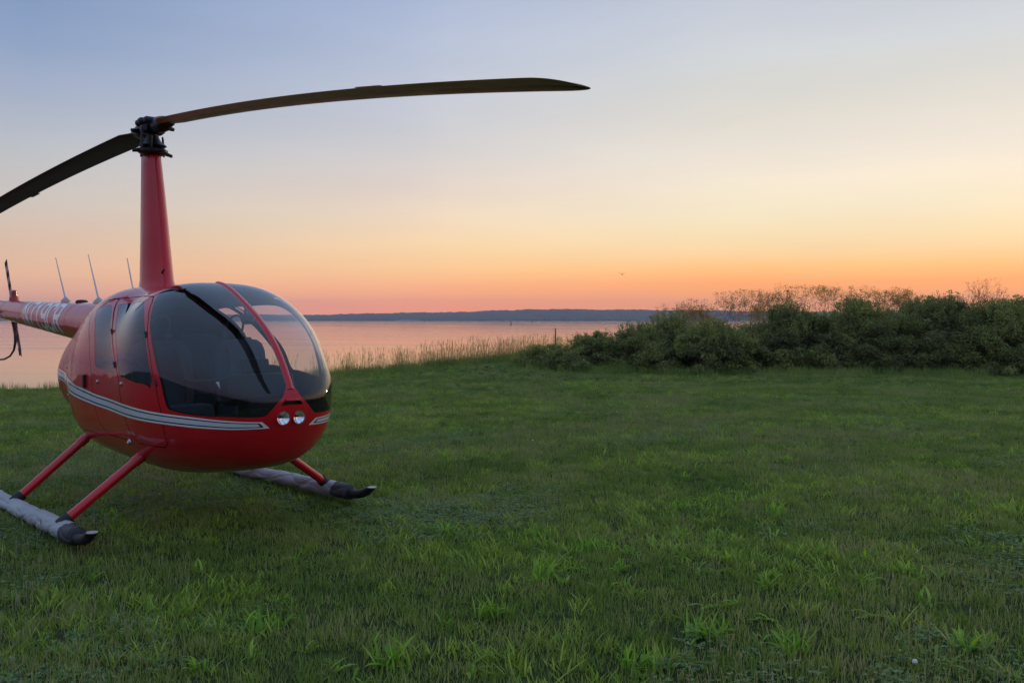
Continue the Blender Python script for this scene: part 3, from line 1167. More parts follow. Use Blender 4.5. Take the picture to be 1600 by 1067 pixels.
# --- mast fairing
mv, mf = [], []
lv = [(1.78, -0.225, 0.385, 0.165), (1.845, -0.198, 0.32, 0.138), (1.90, -0.184, 0.290, 0.127), (2.1, -0.180, 0.252, 0.118), (2.4, -0.178, 0.200, 0.104), (2.7, -0.176, 0.142, 0.090),
      (2.90, -0.174, 0.099, 0.080), (2.965, -0.173, 0.085, 0.076), (2.974, -0.166, 0.078, 0.070)]
NF = 40
for z, xa, xb, w in lv:
    L = xb - xa
    for k in range(NF):
        t = k / NF * 2
        s = t if t <= 1 else 2 - t
        sgn = 1 if t <= 1 else -1
        # teardrop outline: round nose forward, fine tail aft
        cx = (1 - math.cos(math.pi * s)) / 2
        th = 2.0 * math.sqrt(max(cx, 0)) * max(1 - cx, 0) ** 0.56
        mv.append((xb - L * cx, sgn * w * min(th, 1.0), z))
for i in range(len(lv) - 1):
    for k in range(NF):
        mf.append((i * NF + k, i * NF + (k + 1) % NF, (i + 1) * NF + (k + 1) % NF, (i + 1) * NF + k))
mf.append(tuple((len(lv) - 1) * NF + k for k in range(NF)))
mast = mesh_obj('mast_fairing', mv, mf, M['red'], heli)
mast.data.set_sharp_from_angle(angle=R(50))
fl = MB()
fl.tube([(-0.168, 0, 1.86), (-0.166, 0, 2.96)], 0.009, 6)
for z in np.linspace(1.95, 2.9, 8):
    fl.lathe([(0.006, 0), (0.005, 0.004), (0.0, 0.005)], (-0.178, -0.004, z), (-1, -0.3, 0), 8)
fl.build('fairing_edge', M['red'], mast)
MB().tube([(0.26, -0.03, 1.955), (0.33, -0.035, 1.985)], 0.008, 8).build('temperature_probe', M['black'], mast)

# --- rotor head
PSI = R(1.3)
re_ = np.array([math.cos(PSI), math.sin(PSI), 0.0])
rp = np.array([-math.sin(PSI), math.cos(PSI), 0.0])
HZ = 3.235
C0 = np.array([0.0, 0.0, 0.0])


def rot_pt(s, c, z):
    if s < -0.5:
        # the aft blade trails a touch on its grip
        a = R(2.5)
        return np.array([math.cos(PSI + a), math.sin(PSI + a), 0]) * s + np.array([-math.sin(PSI + a), math.cos(PSI + a), 0]) * c + np.array([0, 0, z])
    return re_ * s + rp * c + np.array([0, 0, z])


hub = empty('rotor_head', (0, 0, 0))
hub.parent = heli
MB().tube([(0, 0, 2.90), (0, 0, 3.12), (0, 0, 3.22)], [0.036, 0.036, 0.045], 16).build('rotor_shaft', M['gun'], hub)
sw = MB()
sw.lathe([(0.05, 2.975), (0.095, 2.985), (0.125, 3.005), (0.125, 3.025), (0.10, 3.035), (0.06, 3.038)], (0, 0, 0), n=24)
sw.lathe([(0.06, 3.045), (0.10, 3.050), (0.115, 3.062), (0.10, 3.078), (0.07, 3.10), (0.055, 3.13), (0.05, 3.15)], (0, 0, 0), n=24)
for a in (0.2, 1.77, 3.34, 4.91):
    d = np.array([math.cos(a), math.sin(a), 0])
    sw.tube([d * 0.09 + (0, 0, 3.02), d * 0.17 + (0, 0, 3.002)], [0.024, 0.014], 8)
    sw.lathe([(0.0, -0.014), (0.013, -0.012), (0.013, 0.012), (0, 0.014)], d * 0.175 + np.array([0, 0, 3.0]), (0, 0, 1), 10)
sw.build('swashplate', M['gun'], hub)
for a, zt in ((-0.9, 3.20), (2.24, 3.17)):
    d = np.array([math.cos(a), math.sin(a), 0])
    pl_ = MB()
    pl_.tube([d * 0.175 + (0, 0, 2.995), d * 0.172 + (0, 0, 3.03), d * 0.165 + (0, 0, 3.04), d * 0.160 + (0, 0, zt - 0.03), d * 0.155 + (0, 0, zt)], [0.008, 0.008, 0.012, 0.010, 0.008], 8)
    pl_.build('pitch_link', M['gun'], hub)
sc_ = MB()
for a in (-0.45,):
    d = np.array([math.cos(a), math.sin(a), 0])
    sc_.tube([d * 0.06 + (0, 0, 3.125), d * 0.15 + (0, 0, 3.115)], 0.010, 8)
    sc_.tube([d * 0.15 + (0, 0, 3.125), d * 0.148 + (0, 0, 3.06), d * 0.135 + (0, 0, 3.015)], [0.018, 0.014, 0.012], 8)
sc_.build('scissor_arm', M['gun'], hub)
hb_ = MB()
hb_.box(rot_pt(0, 0, 3.255), (0.26, 0.12, 0.085), rot=Matrix.Rotation(PSI, 3, 'Z') @ ry(4), bev=0.2)
hb_.box(rot_pt(0, 0, 3.205), (0.12, 0.19, 0.09), rot=Matrix.Rotation(PSI, 3, 'Z'), bev=0.25)
hb_.lathe([(0.0, -0.125), (0.022, -0.12), (0.034, -0.10), (0.034, 0.10), (0.022, 0.12), (0.0, 0.125)], rot_pt(0, 0, 3.262), rp, 14)
for s in (-1, 1):
    hb_.lathe([(0.0, -0.11), (0.020, -0.107), (0.03, -0.09), (0.03, 0.09), (0.020, 0.107), (0.0, 0.11)], rot_pt(s * 0.095, 0, 3.262), rp, 14)
hb_.build('hub', M['gun'], hub)


def zblade(s):
    a = abs(s)
    if s > 0:
        return HZ - 0.005 - 0.062 * a - 0.289 * (a / 5.03) ** 2
    return HZ - 0.005 - 0.035 * a - 0.166 * (a / 5.03) ** 2


for s in (-1, 1):
    g = MB()
    pts = [rot_pt(s * r, 0, zblade(s * r)) for r in (0.07, 0.10, 0.13, 0.19, 0.25, 0.29, 0.31)]
    g.tube(pts, [0.05, 0.062, 0.070, 0.070, 0.066, 0.058, 0.04], 18)
    g.box(rot_pt(s * 0.30, 0, zblade(s * 0.30)), (0.13, 0.105, 0.055), rot=Matrix.Rotation(PSI, 3, 'Z'), bev=0.3)
    # pitch horn
    c = s * 1.0
    g.tube([rot_pt(s * 0.16, 0.03 * c, zblade(0.16) - 0.01), rot_pt(s * 0.13, 0.13 * c, zblade(0.15) - 0.02)], [0.028, 0.016], 8)
    for k in range(5):
        a = k * 1.256
        g.lathe([(0.010, 0), (0.010, 0.012), (0, 0.013)], rot_pt(s * 0.315, 0.035 * math.cos(a), zblade(s * 0.31) + 0.035 * math.sin(a)), re_ * s, 8)
    g.build('blade_grip', M['gun'], hub)

AIR = [(0.0, 0.0), (0.02, 0.030), (0.08, 0.052), (0.2, 0.062), (0.35, 0.060), (0.55, 0.045), (0.75, 0.026), (0.92, 0.009), (1.0, 0.003)]


def main_blade(s):
    st = np.concatenate([[0.30, 0.34, 0.42, 0.55], np.linspace(0.75, 4.80, 34), np.linspace(4.85, 5.03, 10)])
    sect = [(c, h) for c, h in AIR] + [(c, -h * 0.8) for c, h in AIR[::-1][:-1]]
    n = len(sect)
    v, f, fm = [], [], []
    for r in st:
        ch = 0.254
        le = 0.25
        if r < 0.55:
            k = (r - 0.30) / 0.25
            ch = 0.13 + 0.124 * k
        if r > 4.80:   # swept, rounded tip
            k = (r - 4.80) / 0.23
            cut = 0.72 * (1 - max(0, 1 - k ** 3) ** 0.55)
        else:
            cut = 0.0
        pitch = R((9.0 if s < 0 else 3.4) - 6.2 * r / 5.03)
        for c, h in sect:
            cc = cut * 0.12 + c * (1 - cut * 0.12 - cut * 0.93)  # tip outline narrows towards the leading edge
            x = (0.28 - cc) * ch          # + is leading edge
            hh = h * ch * (1.0 if r < 4.8 else max(0.12, 1 - cut))
            # leading edge: direction of rotation (counter-clockwise from above)
            lead = 1.0 if s > 0 else -1.0
            v.append(rot_pt(s * r, lead * (x * math.cos(pitch) - hh * math.sin(pitch) * 0), zblade(s * r) + x * math.sin(pitch) + hh * math.cos(pitch)))
    for i in range(len(st) - 1):
        for k in range(n):
            f.append((i * n + k, i * n + (k + 1) % n, (i + 1) * n + (k + 1) % n, (i + 1) * n + k))
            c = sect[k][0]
            fm.append(1 if (c < 0.03 or c > 0.74) and s > 0 else 0)  # edge strips of the forward blade are coloured as if sunlit
    f.append(tuple(range(n)))
    fm.append(0)
    f.append(tuple((len(st) - 1) * n + k for k in range(n)))
    fm.append(0)
    o = mesh_obj('rotor_blade', v, f, [M['blade'], M['blade_sunlit']], hub, fmat=fm)
    o.data.set_sharp_from_angle(angle=R(50))
    # trim tab on the trailing edge
    lead = 1.0 if s > 0 else -1.0
    pit = R(5.3 if s < 0 else -1.0)
    tv = []
    for r in (3.46, 3.71):
        for c in (0.98, 1.08):
            x = (0.28 - c) * 0.254
            for h in (-0.0015, 0.0015):
                tv.append(rot_pt(s * r, lead * x, zblade(s * r) + x * math.sin(pit) + h))
    mesh_obj('trim_tab', tv, [(0, 2, 3, 1), (4, 5, 7, 6), (0, 1, 5, 4), (2, 6, 7, 3), (1, 3, 7, 5), (0, 4, 6, 2)], M['blade_sunlit'] if s > 0 else M['blade'], o, smooth=False)
    return o


for s in (-1, 1):
    main_blade(s)

# --- tail boom


def boom_c(x):
    return 1.560 + (-2.4 - x) * 0.0445, 0.192 - (-2.4 - x) * 0.0222


bx = np.linspace(-1.15, -5.95, 30)
bm = MB()
bm.tube([(x, 0, boom_c(x)[0]) for x in bx], [boom_c(x)[1] for x in bx], 36)
boom = bm.build('tail_boom', M['red'], heli)
for x in (-1.95, -3.95, -4.95):
    z, r = boom_c(x)
    MB().tube([(x - 0.012, 0, z), (x + 0.012, 0, z)], r + 0.0015, 36, caps=False).build('boom_seam', M['red'], boom)

# registration painted round the side of the boom
GL = {
    'N': [[(0, 0), (0, 1)], [(0, 1), (0.62, 0)], [(0.62, 0), (0.62, 1)]],
    '7': [[(0, 1), (0.62, 1), (0.2, 0)]],
    '1': [[(0.08, 0.8), (0.3, 1), (0.3, 0)]],
    '9': [[(0.6, 0.62), (0.5, 0.47), (0.12, 0.47), (0, 0.6), (0, 0.87), (0.12, 1), (0.48, 1), (0.6, 0.87), (0.6, 0.15), (0.48, 0), (0.1, 0), (0, 0.12)]],
    'C': [[(0.6, 0.82), (0.6, 0.88), (0.48, 1), (0.12, 1), (0, 0.87), (0, 0.13), (0.12, 0), (0.48, 0), (0.6, 0.12), (0.6, 0.2)]],
    'R': [[(0, 0), (0, 1), (0.48, 1), (0.6, 0.88), (0.6, 0.62), (0.48, 0.5), (0, 0.5)], [(0.3, 0.5), (0.62, 0)]],
}


def letter(chr_, x0, w, h, th, side):
    v, f = [], []
    for line in GL[chr_]:
        for a, b in zip(line[:-1], line[1:]):
            a = np.array(a) * (w / 0.62, h)
            b = np.array(b) * (w / 0.62, h)
            d = b - a
            L = np.linalg.norm(d)
            d /= L
            nrm = np.array([-d[1], d[0]]) * th / 2
            k = max(2, int(L / 0.02))
            base = len(v)
            for i in range(k + 1):
                p = a + d * (-th * 0.4 + (L + th * 0.8) * i / k)
                for q in (p - nrm, p, p + nrm):
                    x = x0 + q[0] * side * -1
                    z, r = boom_c(x)
                    ang = (q[1] - h / 2) / r + 0.18
                    v.append((x, side * math.cos(ang) * (r + 0.0012), z + math.sin(ang) * (r + 0.0012)))
            for i in range(k):
                for j in range(2):
                    o = base + i * 3 + j
                    f.append((o, o + 1, o + 4, o + 3))
    mesh_obj('letter', v, f, M['white'], boom)


for sd in (-1, 1):
    for k, ch in enumerate('N719CR'):
        letter(ch, (-3.72 + k * 0.275) if sd < 0 else (-2.1 - k * 0.275), 0.19, 0.30, 0.054, sd)

# whip antennas leaning aft
for x, zb, dx, L, s_ in ((-2.62, None, -0.36, 0.47, 1.0), (-1.50, None, -0.32, 0.47, 1.05), (-0.52, 1.80, -0.15, 0.30, 0.6)):
    z0 = (boom_c(x)[0] + boom_c(x)[1] - 0.004) if zb is None else zb
    an = MB()
    an.tube([(x, 0, z0 + 0.03), (x + dx * 0.5, 0, z0 + 0.03 + L * 0.5), (x + dx, 0, z0 + 0.03 + L)], [0.010 * s_, 0.007, 0.004], 8)
    a_o = an.build('antenna', M['steel'], heli)
    MB().lathe([(0.055 * s_, -0.02), (0.050 * s_, 0.012), (0.030 * s_, 0.035), (0.012, 0.055), (0.0, 0.058)], (x, 0, z0), (0, 0, 1), 16).build('antenna_base', M['cream'], a_o)
z0 = sum(boom_c(-2.05)) - 0.004
MB().lathe([(0.060, -0.01), (0.060, 0.012), (0.045, 0.026), (0.0, 0.03)], (-2.05, 0, z0), (0, 0, 1), 18).build('dome_antenna', M['black'], heli)
z0 = sum(boom_c(-4.85)) - 0.006
be = MB().lathe([(0.060, -0.01), (0.055, 0.05), (0.040, 0.055)], (-4.85, 0, z0), (0, 0, 1), 16).build('beacon', M['beaconred'], heli)
MB().lathe([(0.034, 0.055), (0.034, 0.12), (0.020, 0.135), (0.0, 0.137)], (-4.85, 0, z0), (0, 0, 1), 14).build('beacon_lens', M['beaconred'], be)
# tail skid hoop below the boom
z0 = boom_c(-4.95)[0] - boom_c(-4.95)[1]
tg = MB()
tg.tube([(-4.98, 0, z0 + 0.03), (-4.90, 0, 1.48), (-4.82, 0, 1.38), (-4.82, 0, 1.27), (-4.90, 0, 1.17), (-5.10, 0, 1.09), (-5.40, 0, 1.04), (-5.75, 0, 1.02)], [0.016, 0.016, 0.018, 0.016, 0.013, 0.012, 0.012, 0.012], 10)
tg.tube([(-4.88, 0.0, z0 + 0.03), (-4.83, 0.03, 1.36), (-4.72, 0.03, 1.22), (-4.66, 0.03, 1.10)], [0.010, 0.012, 0.010, 0.006], 8)
tg.build('tail_guard', simple('tail_guard_paint', (0.09, 0.03, 0.035), 0.5, var=0.6, vscale=8), heli)
# small fittings on boom side
MB().box((-5.05, -0.155, 1.66), (0.10, 0.03, 0.05), bev=0.3).build('boom_fitting', M['steel'], boom)
MB().tube([(-5.65, -0.15, 1.70), (-5.05, -0.16, 1.66)], 0.012, 8).build('position_light_arm', M['steel'], boom)
# tail fins, stabiliser, tail rotor
fin = MB()


def slab(mb, pts, th):
    n = len(pts)
    v = [(x, y - th / 2, z) for x, y, z in pts] + [(x, y + th / 2, z) for x, y, z in pts]
    mb.add(v, [tuple(range(n)), tuple(range(2 * n - 1, n - 1, -1))] + [(i, (i + 1) % n, n + (i + 1) % n, n + i) for i in range(n)])


slab(fin, [(-5.95, 0.03, 1.75), (-6.25, 0.03, 1.75), (-6.75, 0.03, 2.55), (-6.50, 0.03, 2.58)], 0.04)
slab(fin, [(-5.95, 0.03, 1.62), (-6.25, 0.03, 1.62), (-6.45, 0.03, 0.95), (-6.25, 0.03, 0.93)], 0.04)
fin.build('tail_fin', M['red'], heli, smooth=False)
stb = MB().box((-6.08, -0.40, 1.72), (0.26, 0.62, 0.03), bev=0.3)
stb.build('stabiliser', M['red'], heli)
tr = empty('tail_rotor', (0, 0, 0))
tr.parent = heli
TC = np.array([-6.08, 0.26, 1.74])
MB().lathe([(0.06, -0.2), (0.07, -0.1), (0.05, -0.02), (0.035, 0.05), (0.0, 0.06)], TC, (0, 1, 0), 16).build('tail_gearbox', M['gun'], tr)
for s in (-1, 1):
    d = np.array([-0.50, 0, 0.866]) * s
    t = np.array([0.866, 0, 0.50])
    for k in range(7):
        r0, r1 = 0.10 + k * 0.092, 0.10 + (k + 1) * 0.092
        w = 0.066 if k else 0.04
        w0 = 0.028 if k == 0 else w
        v = []
        for r, ww in ((r0, w0), (r1, w)):
            for a, h in ((-ww, 0), (-ww * 0.6, 0.009), (ww, 0.002), (ww, -0.002), (-ww * 0.6, -0.009)):
                v.append(TC + d * r + t * a + np.array([0, h, 0]))
        f = [(i, (i + 1) % 5, 5 + (i + 1) % 5, 5 + i) for i in range(5)] + [(4, 3, 2, 1, 0), (5, 6, 7, 8, 9)]
        mesh_obj('tail_blade', v, f, M['cream'] if k % 2 else M['black'], tr, smooth=False)

# --- landing gear
ROLL = 0.012   # the lawn rises slightly towards the port skid


def gear_z(y):
    return ROLL * y


for sd in (-1, 1):
    y0 = sd * 1.06
    zc = 0.080 + gear_z(y0)
    tilt = 0.028
    sk = MB()
    px_ = [-1.55, -1.3, -0.6, 0.2, 1.0, 1.42, 1.56, 1.65, 1.725, 1.79]
    pz_ = [0.0, 0, 0, 0, 0, 0.0, 0.006, 0.024, 0.052, 0.086]
    ring_n = 16
    sk.tube([(x, y0, zc + tilt * (x - 0.3) + z) for x, z in zip(px_, pz_)], 0.036, ring_n, caps=False)
    zt_ = zc + tilt * 1.485 + 0.086
    for k in range(ring_n):           # the toe is cut off level
        x, y, z = sk.v[-ring_n + k]
        sk.v[-ring_n + k] = (x + (zt_ - z) * 0.6, y, zt_)
    sk.f.append(tuple(len(sk.v) - ring_n + k for k in range(ring_n)))
    sk.m.append(0)
    sk_o = sk.build('skid', M['black'], heli)
    tv = np.array(sk.v[-ring_n:])
    tc_ = tv.mean(0)
    tp_ = MB()
    tp_.add([tuple(tc_ + (q - tc_) * 1.02 + np.array([0, 0, 0.001])) for q in tv] + [tuple(tc_ + (q - tc_) * 1.0 + np.array([0, 0, 0.006])) for q in tv],
            [(k, (k + 1) % ring_n, ring_n + (k + 1) % ring_n, ring_n + k) for k in range(ring_n)] + [tuple(range(ring_n, 2 * ring_n))])
    tp_.build('skid_tip', M['cream'], sk_o, smooth=False)
    # wrapped float bag along the skid, with a darker gathered end
    rr = np.random.default_rng(5 if sd > 0 else 9)
    k1 = rr.uniform(3, 26, 14)
    p1 = rr.uniform(0, 6.28, 14)
    m1 = rr.integers(-4, 5, 14)

    def bag_mesh(xa, xb, n, base_fn, amp, nm, mat_):
        xs = np.linspace(xa, xb, n)
        v, f = [], []
        nb = 40
        for i, x in enumerate(xs):
            base = base_fn(x)
            for j in range(nb):
                a = 2 * math.pi * j / nb
                w1 = sum(math.sin(k1[q] * x + p1[q] + m1[q] * a) / (1 + 0.06 * k1[q]) for q in range(14)) / 4.5
                # sharp folds: narrow valleys running slantwise round the cover
                fold = -(1 - abs(math.sin(4.6 * x + 1.5 * math.sin(a + 1.9 * x + p1[2]) + 1.3 * math.sin(2.3 * x + p1[3])))) ** 3.0
                fold2 = -(1 - abs(math.sin(2.0 * a + 1.9 * math.sin(3.1 * x + p1[5]) + 0.9 * math.sin(11 * x + p1[6])))) ** 3.5
                r = base * (1 + amp * (0.32 * w1 + 0.50 * fold + 0.34 * fold2 + 0.22) + 0.07 * math.sin(2.1 * x + p1[0]))
                flat = 0.82 if math.sin(a) < 0 else 1.0
                v.append((x, y0 + r * math.cos(a) * 1.06 + 0.012 * math.sin(2.7 * x + p1[1]), zc + tilt * (x - 0.3) + 0.002 + r * math.sin(a) * flat))
        for i in range(len(xs) - 1):
            for j in range(nb):
                f.append((i * nb + j, i * nb + (j + 1) % nb, (i + 1) * nb + (j + 1) % nb, (i + 1) * nb + j))
        f += [tuple(range(nb - 1, -1, -1)), tuple((len(xs) - 1) * nb + j for j in range(nb))]
        return mesh_obj(nm, v, f, mat_, sk_o)
    bag = bag_mesh(-1.42, 1.27, 190, lambda x: 0.063 * min(1.0, max(0.3, (x + 1.43) * 6)) ** 0.5, 0.34, 'float_cover', M['fabric'])
    bag['label'] = 'wrinkled grey fabric cover wrapped round the skid'
    bag_mesh(1.24, 1.46, 30, lambda x: 0.065 * (1.0 if x < 1.435 else max(0.62, 1 - ((x - 1.435) / 0.025) ** 2 * 0.38)), 0.40, 'cover_end', M['fabric_dark'])
    for xl, xu in ((1.085, 1.13), (-0.22, -0.20)):
        s2 = MB()
        ztop = 0.52
        p0 = np.array([xl, sd * 1.045, zc + 0.05 + tilt * (xl - 0.3)])
        p1_ = np.array([xu, sd * 0.55, 0.530])
        p2_ = p1_ + (p1_ - p0) * 0.45
        s2.tube([p0, p0 * 0.35 + p1_ * 0.65, p1_, p2_], 0.036, 16, squash=(0.95, 1.15))
        so_ = s2.build('strut', M['red'], heli)
        dd = (p0 - p1_) / np.linalg.norm(p0 - p1_)
        MB().tube([p0 - dd * 0.06, p0 + dd * 0.03], 0.046, 14).build('strut_shoe', M['black'], so_)
        MB().tube([p1_ + dd * 0.02, p1_ - dd * 0.05], 0.0415, 14).build('strut_collar', M['red'], so_)

# ------------------------------------------------------------------ shrubs along the bank


def P2W(px, py, D):
    """photo pixel at depth D -> world (used once, to note where things stand)"""
    pit = math.atan(35.5 / 1400)
    a = (px - 800) / 1400
    b = -(py - 533.5) / 1400
    d = np.array([a, math.cos(pit) + b * math.sin(pit), -math.sin(pit) + b * math.cos(pit)])
    return np.array([0, 0, EYE]) + d * D / d[1]


def leaf_cloud(centres, radii, n_per, size, r, flat=0.75):
    """leaf quads scattered round clump centres"""
    n = sum(n_per)
    c = np.repeat(centres, n_per, axis=0)
    rad = np.repeat(radii, n_per)
    d = r.normal(0, 1, (n, 3))
    d /= np.linalg.norm(d, axis=1, keepdims=True)
    p = c + d * (rad * r.uniform(0.25, 1.0, n) ** 0.6)[:, None] * np.array([1, 1, flat])
    nrm = d * 0.6 + r.normal(0, 0.7, (n, 3)) + np.array([0, 0, 0.45])
    nrm /= np.linalg.norm(nrm, axis=1, keepdims=True)
    t = np.cross(nrm, r.normal(0, 1, (n, 3)))
    t /= np.linalg.norm(t, axis=1, keepdims=True)
    b = np.cross(nrm, t)
    s = size * r.uniform(0.6, 1.35, n)[:, None]
    v = np.stack([p - t * s, p + b * s * 0.45 + nrm * s * 0.12, p + t * s, p - b * s * 0.45 + nrm * s * 0.12], 1).reshape(-1, 3)
    f = np.arange(n * 4).reshape(n, 4)
    return v, f, r.uniform(0, 1, n)


def fast_mesh(name, v, f, mat, parent=None, tint=None, smooth=False):
    me = bpy.data.meshes.new(name)
    v = np.asarray(v, np.float32)
    f = np.asarray(f, np.int32)
    k = f.shape[1]
    me.vertices.add(len(v))
    me.vertices.foreach_set('co', v.ravel())
    me.loops.add(f.size)
    me.loops.foreach_set('vertex_index', f.ravel())
    me.polygons.add(len(f))
    me.polygons.foreach_set('loop_start', np.arange(len(f), dtype=np.int32) * k)
    me.polygons.foreach_set('loop_total', np.full(len(f), k, np.int32))
    me.update(calc_edges=True)
    if tint is not None:
        a = me.attributes.new('tint', 'FLOAT', 'FACE')
        a.data.foreach_set('value', np.asarray(tint, np.float32))
    me.materials.append(mat)
    if smooth:
        me.polygons.foreach_set('use_smooth', np.ones(len(f), bool))
    o = bpy.data.objects.new(name, me)
    COL.objects.link(o)
    if parent:
        o.parent = parent
    return o


def shrub(x, y, w, h, label, seed, group='leafy bushes along the bank', leaf=0.048, dens=0.85, hue=0.0):
    r = np.random.default_rng(seed)
    z0 = float(ground_z(x, y)) - 0.05
    root = empty('shrub', (x, y, z0), r.uniform(0, 6.28))
    tag(root, label, 'bush', group)
    nc = int(82 * dens * (w * h) ** 0.8)
    a = r.uniform(0, 6.28, nc)
    q = r.uniform(0, 1, nc) ** 0.5
    hh = r.uniform(0, 1, nc)
    # dome: clumps mostly near the surface, an uneven top
    lob = 1 + 0.16 * np.sin(a * 3 + seed) + 0.12 * np.sin(a * 5 + seed * 2)
    rad = w / 2 * q * lob * (1.16 - 0.50 * hh ** 2.2)
    top = h * (1 - 0.42 * (q ** 2.4)) * (1 + 0.10 * np.sin(a * 4 + seed))
    cz = top * (0.05 + 0.91 * hh ** 1.05)
    cen = np.stack([rad * np.cos(a), rad * np.sin(a), cz], -1)
    cr = r.uniform(0.10, 0.30, nc) * (0.7 + 0.3 * h)
    npc = (cr / 0.2 * 190).astype(int)
    v, f, tint = leaf_cloud(cen, cr, npc, leaf, r)
    tclump = np.repeat(r.uniform(0, 1, nc), npc)
    v[:, 2] = np.maximum(v[:, 2], 0.02)
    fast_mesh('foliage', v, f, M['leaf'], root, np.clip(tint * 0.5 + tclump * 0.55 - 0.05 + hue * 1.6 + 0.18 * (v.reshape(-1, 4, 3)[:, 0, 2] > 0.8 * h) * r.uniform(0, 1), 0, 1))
    # shoots standing out of the top
    ns = int(38 * w)
    sv, sf, stt = [], [], []
    mb = MB()
    for i in range(ns):
        a0 = r.uniform(0, 6.28)
        rr_ = w / 2 * r.uniform(0.05, 0.85)
        zt = h * (1 - 0.40 * (2 * rr_ / w) ** 2.4) + r.uniform(-0.06, 0.24)
        p0 = np.array([rr_ * 0.35 * math.cos(a0), rr_ * 0.35 * math.sin(a0), 0])
        p2 = np.array([rr_ * math.cos(a0), rr_ * math.sin(a0), zt])
        p1 = (p0 + p2) / 2 + r.normal(0, 0.08, 3)
        mb.tube([p0, p1, p2], [0.016, 0.010, 0.003], 4, caps=False)
        cs = np.array([p2 - (p2 - p1) * k for k in (0, 0.12, 0.25, 0.4)])
        v2, f2, t2 = leaf_cloud(cs, np.full(4, 0.08), np.array([7, 9, 9, 9]), leaf * 0.85, r)
        sf.append(f2 + sum(len(q_) for q_ in sv))
        sv.append(v2)
        stt.append(t2)
    sh_o = fast_mesh('shoots', np.concatenate(sv), np.concatenate(sf), M['leaf'], root, np.clip(np.concatenate(stt) * 0.5 + 0.45, 0, 1))
    sh_o['kind'] = 'stuff'
    mb.build('stems', M['bark'], root, sharp=None)
    return root


# photo column, photo row of the top, depth, width, label
SH = [
    (838, 556, 26.6, 1.0, 'knee high dark green bush nearest the tall shore grass', 0.1),
    (872, 538, 26.4, 1.3, 'low rounded bush just right of the wooden stake', 0.0),
    (925, 524, 26.8, 1.6, 'small dark bush second to the right of the stake', 0.0),
    (985, 508, 27.2, 1.9, 'medium green bush with ragged top below the far shoreline', 0.1),
    (1042, 494, 27.6, 2.0, 'bush whose crown just reaches the far shoreline', -0.05),
    (1100, 506, 26.6, 2.1, 'bush in front of the widest pale twiggy thicket', 0.05),
    (1165, 508, 27.4, 2.0, 'dipping bush between the twiggy thicket and taller dark bushes', 0.12),
    (1212, 478, 28.0, 1.7, 'tall dark bush rising beside the dip in the hedge', -0.1),
    (1258, 496, 26.8, 2.2, 'broad bush under the flat topped twiggy shrub', 0.0),
    (1312, 468, 27.8, 1.9, 'rounded bright topped bush standing above the hedge line', 0.22),
    (1362, 488, 26.9, 2.2, 'dense bush before the second flat twiggy shrub', -0.05),
    (1412, 472, 28.0, 2.0, 'dark bush with uneven top left of the gnarled bare shrub', -0.1),
    (1462, 464, 27.6, 2.3, 'tallest dark bush directly left of the gnarled bare shrub', -0.12),
    (1520, 476, 26.9, 2.4, 'wide bush at the foot of the gnarled bare shrub', 0.08),
    (1578, 470, 27.5, 2.2, 'dark bush at the right edge of the photo', -0.05),
    (1640, 468, 27.2, 2.6, 'bush cut off by the right edge of the photo', 0.0),
    (1720, 462, 27.6, 3.0, None, 0.0),
]
for i, (px, py, D, w, lab, hue) in enumerate(SH):
    if lab is None:
        continue
    p = P2W(px, py, D)
    gz = float(ground_z(p[0], D))
    shrub(p[0], D - 0.5 * (i % 2) - 0.9, w * 1.34, max(0.45, p[2] - gz - 0.02), lab, 40 + i, hue=hue, leaf=0.033 + 0.006 * (i % 3))
def bare_shrub(px, D, top_py, w, label, seed, depth=6, leafy=0.5, gnarl=0.35, thick=1.0):
    r = np.random.default_rng(seed)
    p = P2W(px, top_py, D)
    gz = float(ground_z(p[0], D))
    H = p[2] - gz
    root = empty('twiggy_shrub', (p[0], D, gz - 0.05))
    tag(root, label, 'shrub', 'sparse twiggy shrubs behind the bushes')
    mb = MB()
    tips = []

    def grow(a, d, L, rad, k):
        b = a + d * L
        m_ = (a + b) / 2 + r.normal(0, 0.06 * L, 3)
        mb.tube([a, m_, b], [rad, rad * 0.85, rad * 0.68], 4 if k < 3 else 3, caps=False)
        if k >= depth or b[2] > H:
            tips.append((b, d))
            return
        for _ in range(2 if r.random() < 0.62 else 3):
            nd = d + r.normal(0, gnarl, 3) + np.array([0, 0, 0.06])
            nd /= np.linalg.norm(nd)
            grow(b, nd, L * r.uniform(0.66, 0.9), rad * 0.66, k + 1)
        if k > 2:
            tips.append((b, d))
    nst = max(3, int(w * 3.2))
    for i in range(nst):
        x0 = (i + 0.5) / nst * w - w / 2 + r.normal(0, 0.08)
        d = np.array([x0 * 0.25 + r.normal(0, 0.14), r.normal(0, 0.14), 1.0])
        d /= np.linalg.norm(d)
        grow(np.array([x0 * 0.7, r.normal(0, 0.12), 0]), d, H * r.uniform(0.27, 0.34), 0.013 * thick, 0)
    mb.build('branches', M['bark'], root, sharp=None)
    if leafy > 0:
        sel = [t for t in tips if r.random() < leafy]
        cs = np.array([t[0] for t in sel])
        v, f, tt = leaf_cloud(cs, np.full(len(cs), 0.085), np.full(len(cs), 7), 0.020, r)
        fast_mesh('young_leaves', v, f, M['leafwarm'], root, tt)
    return root


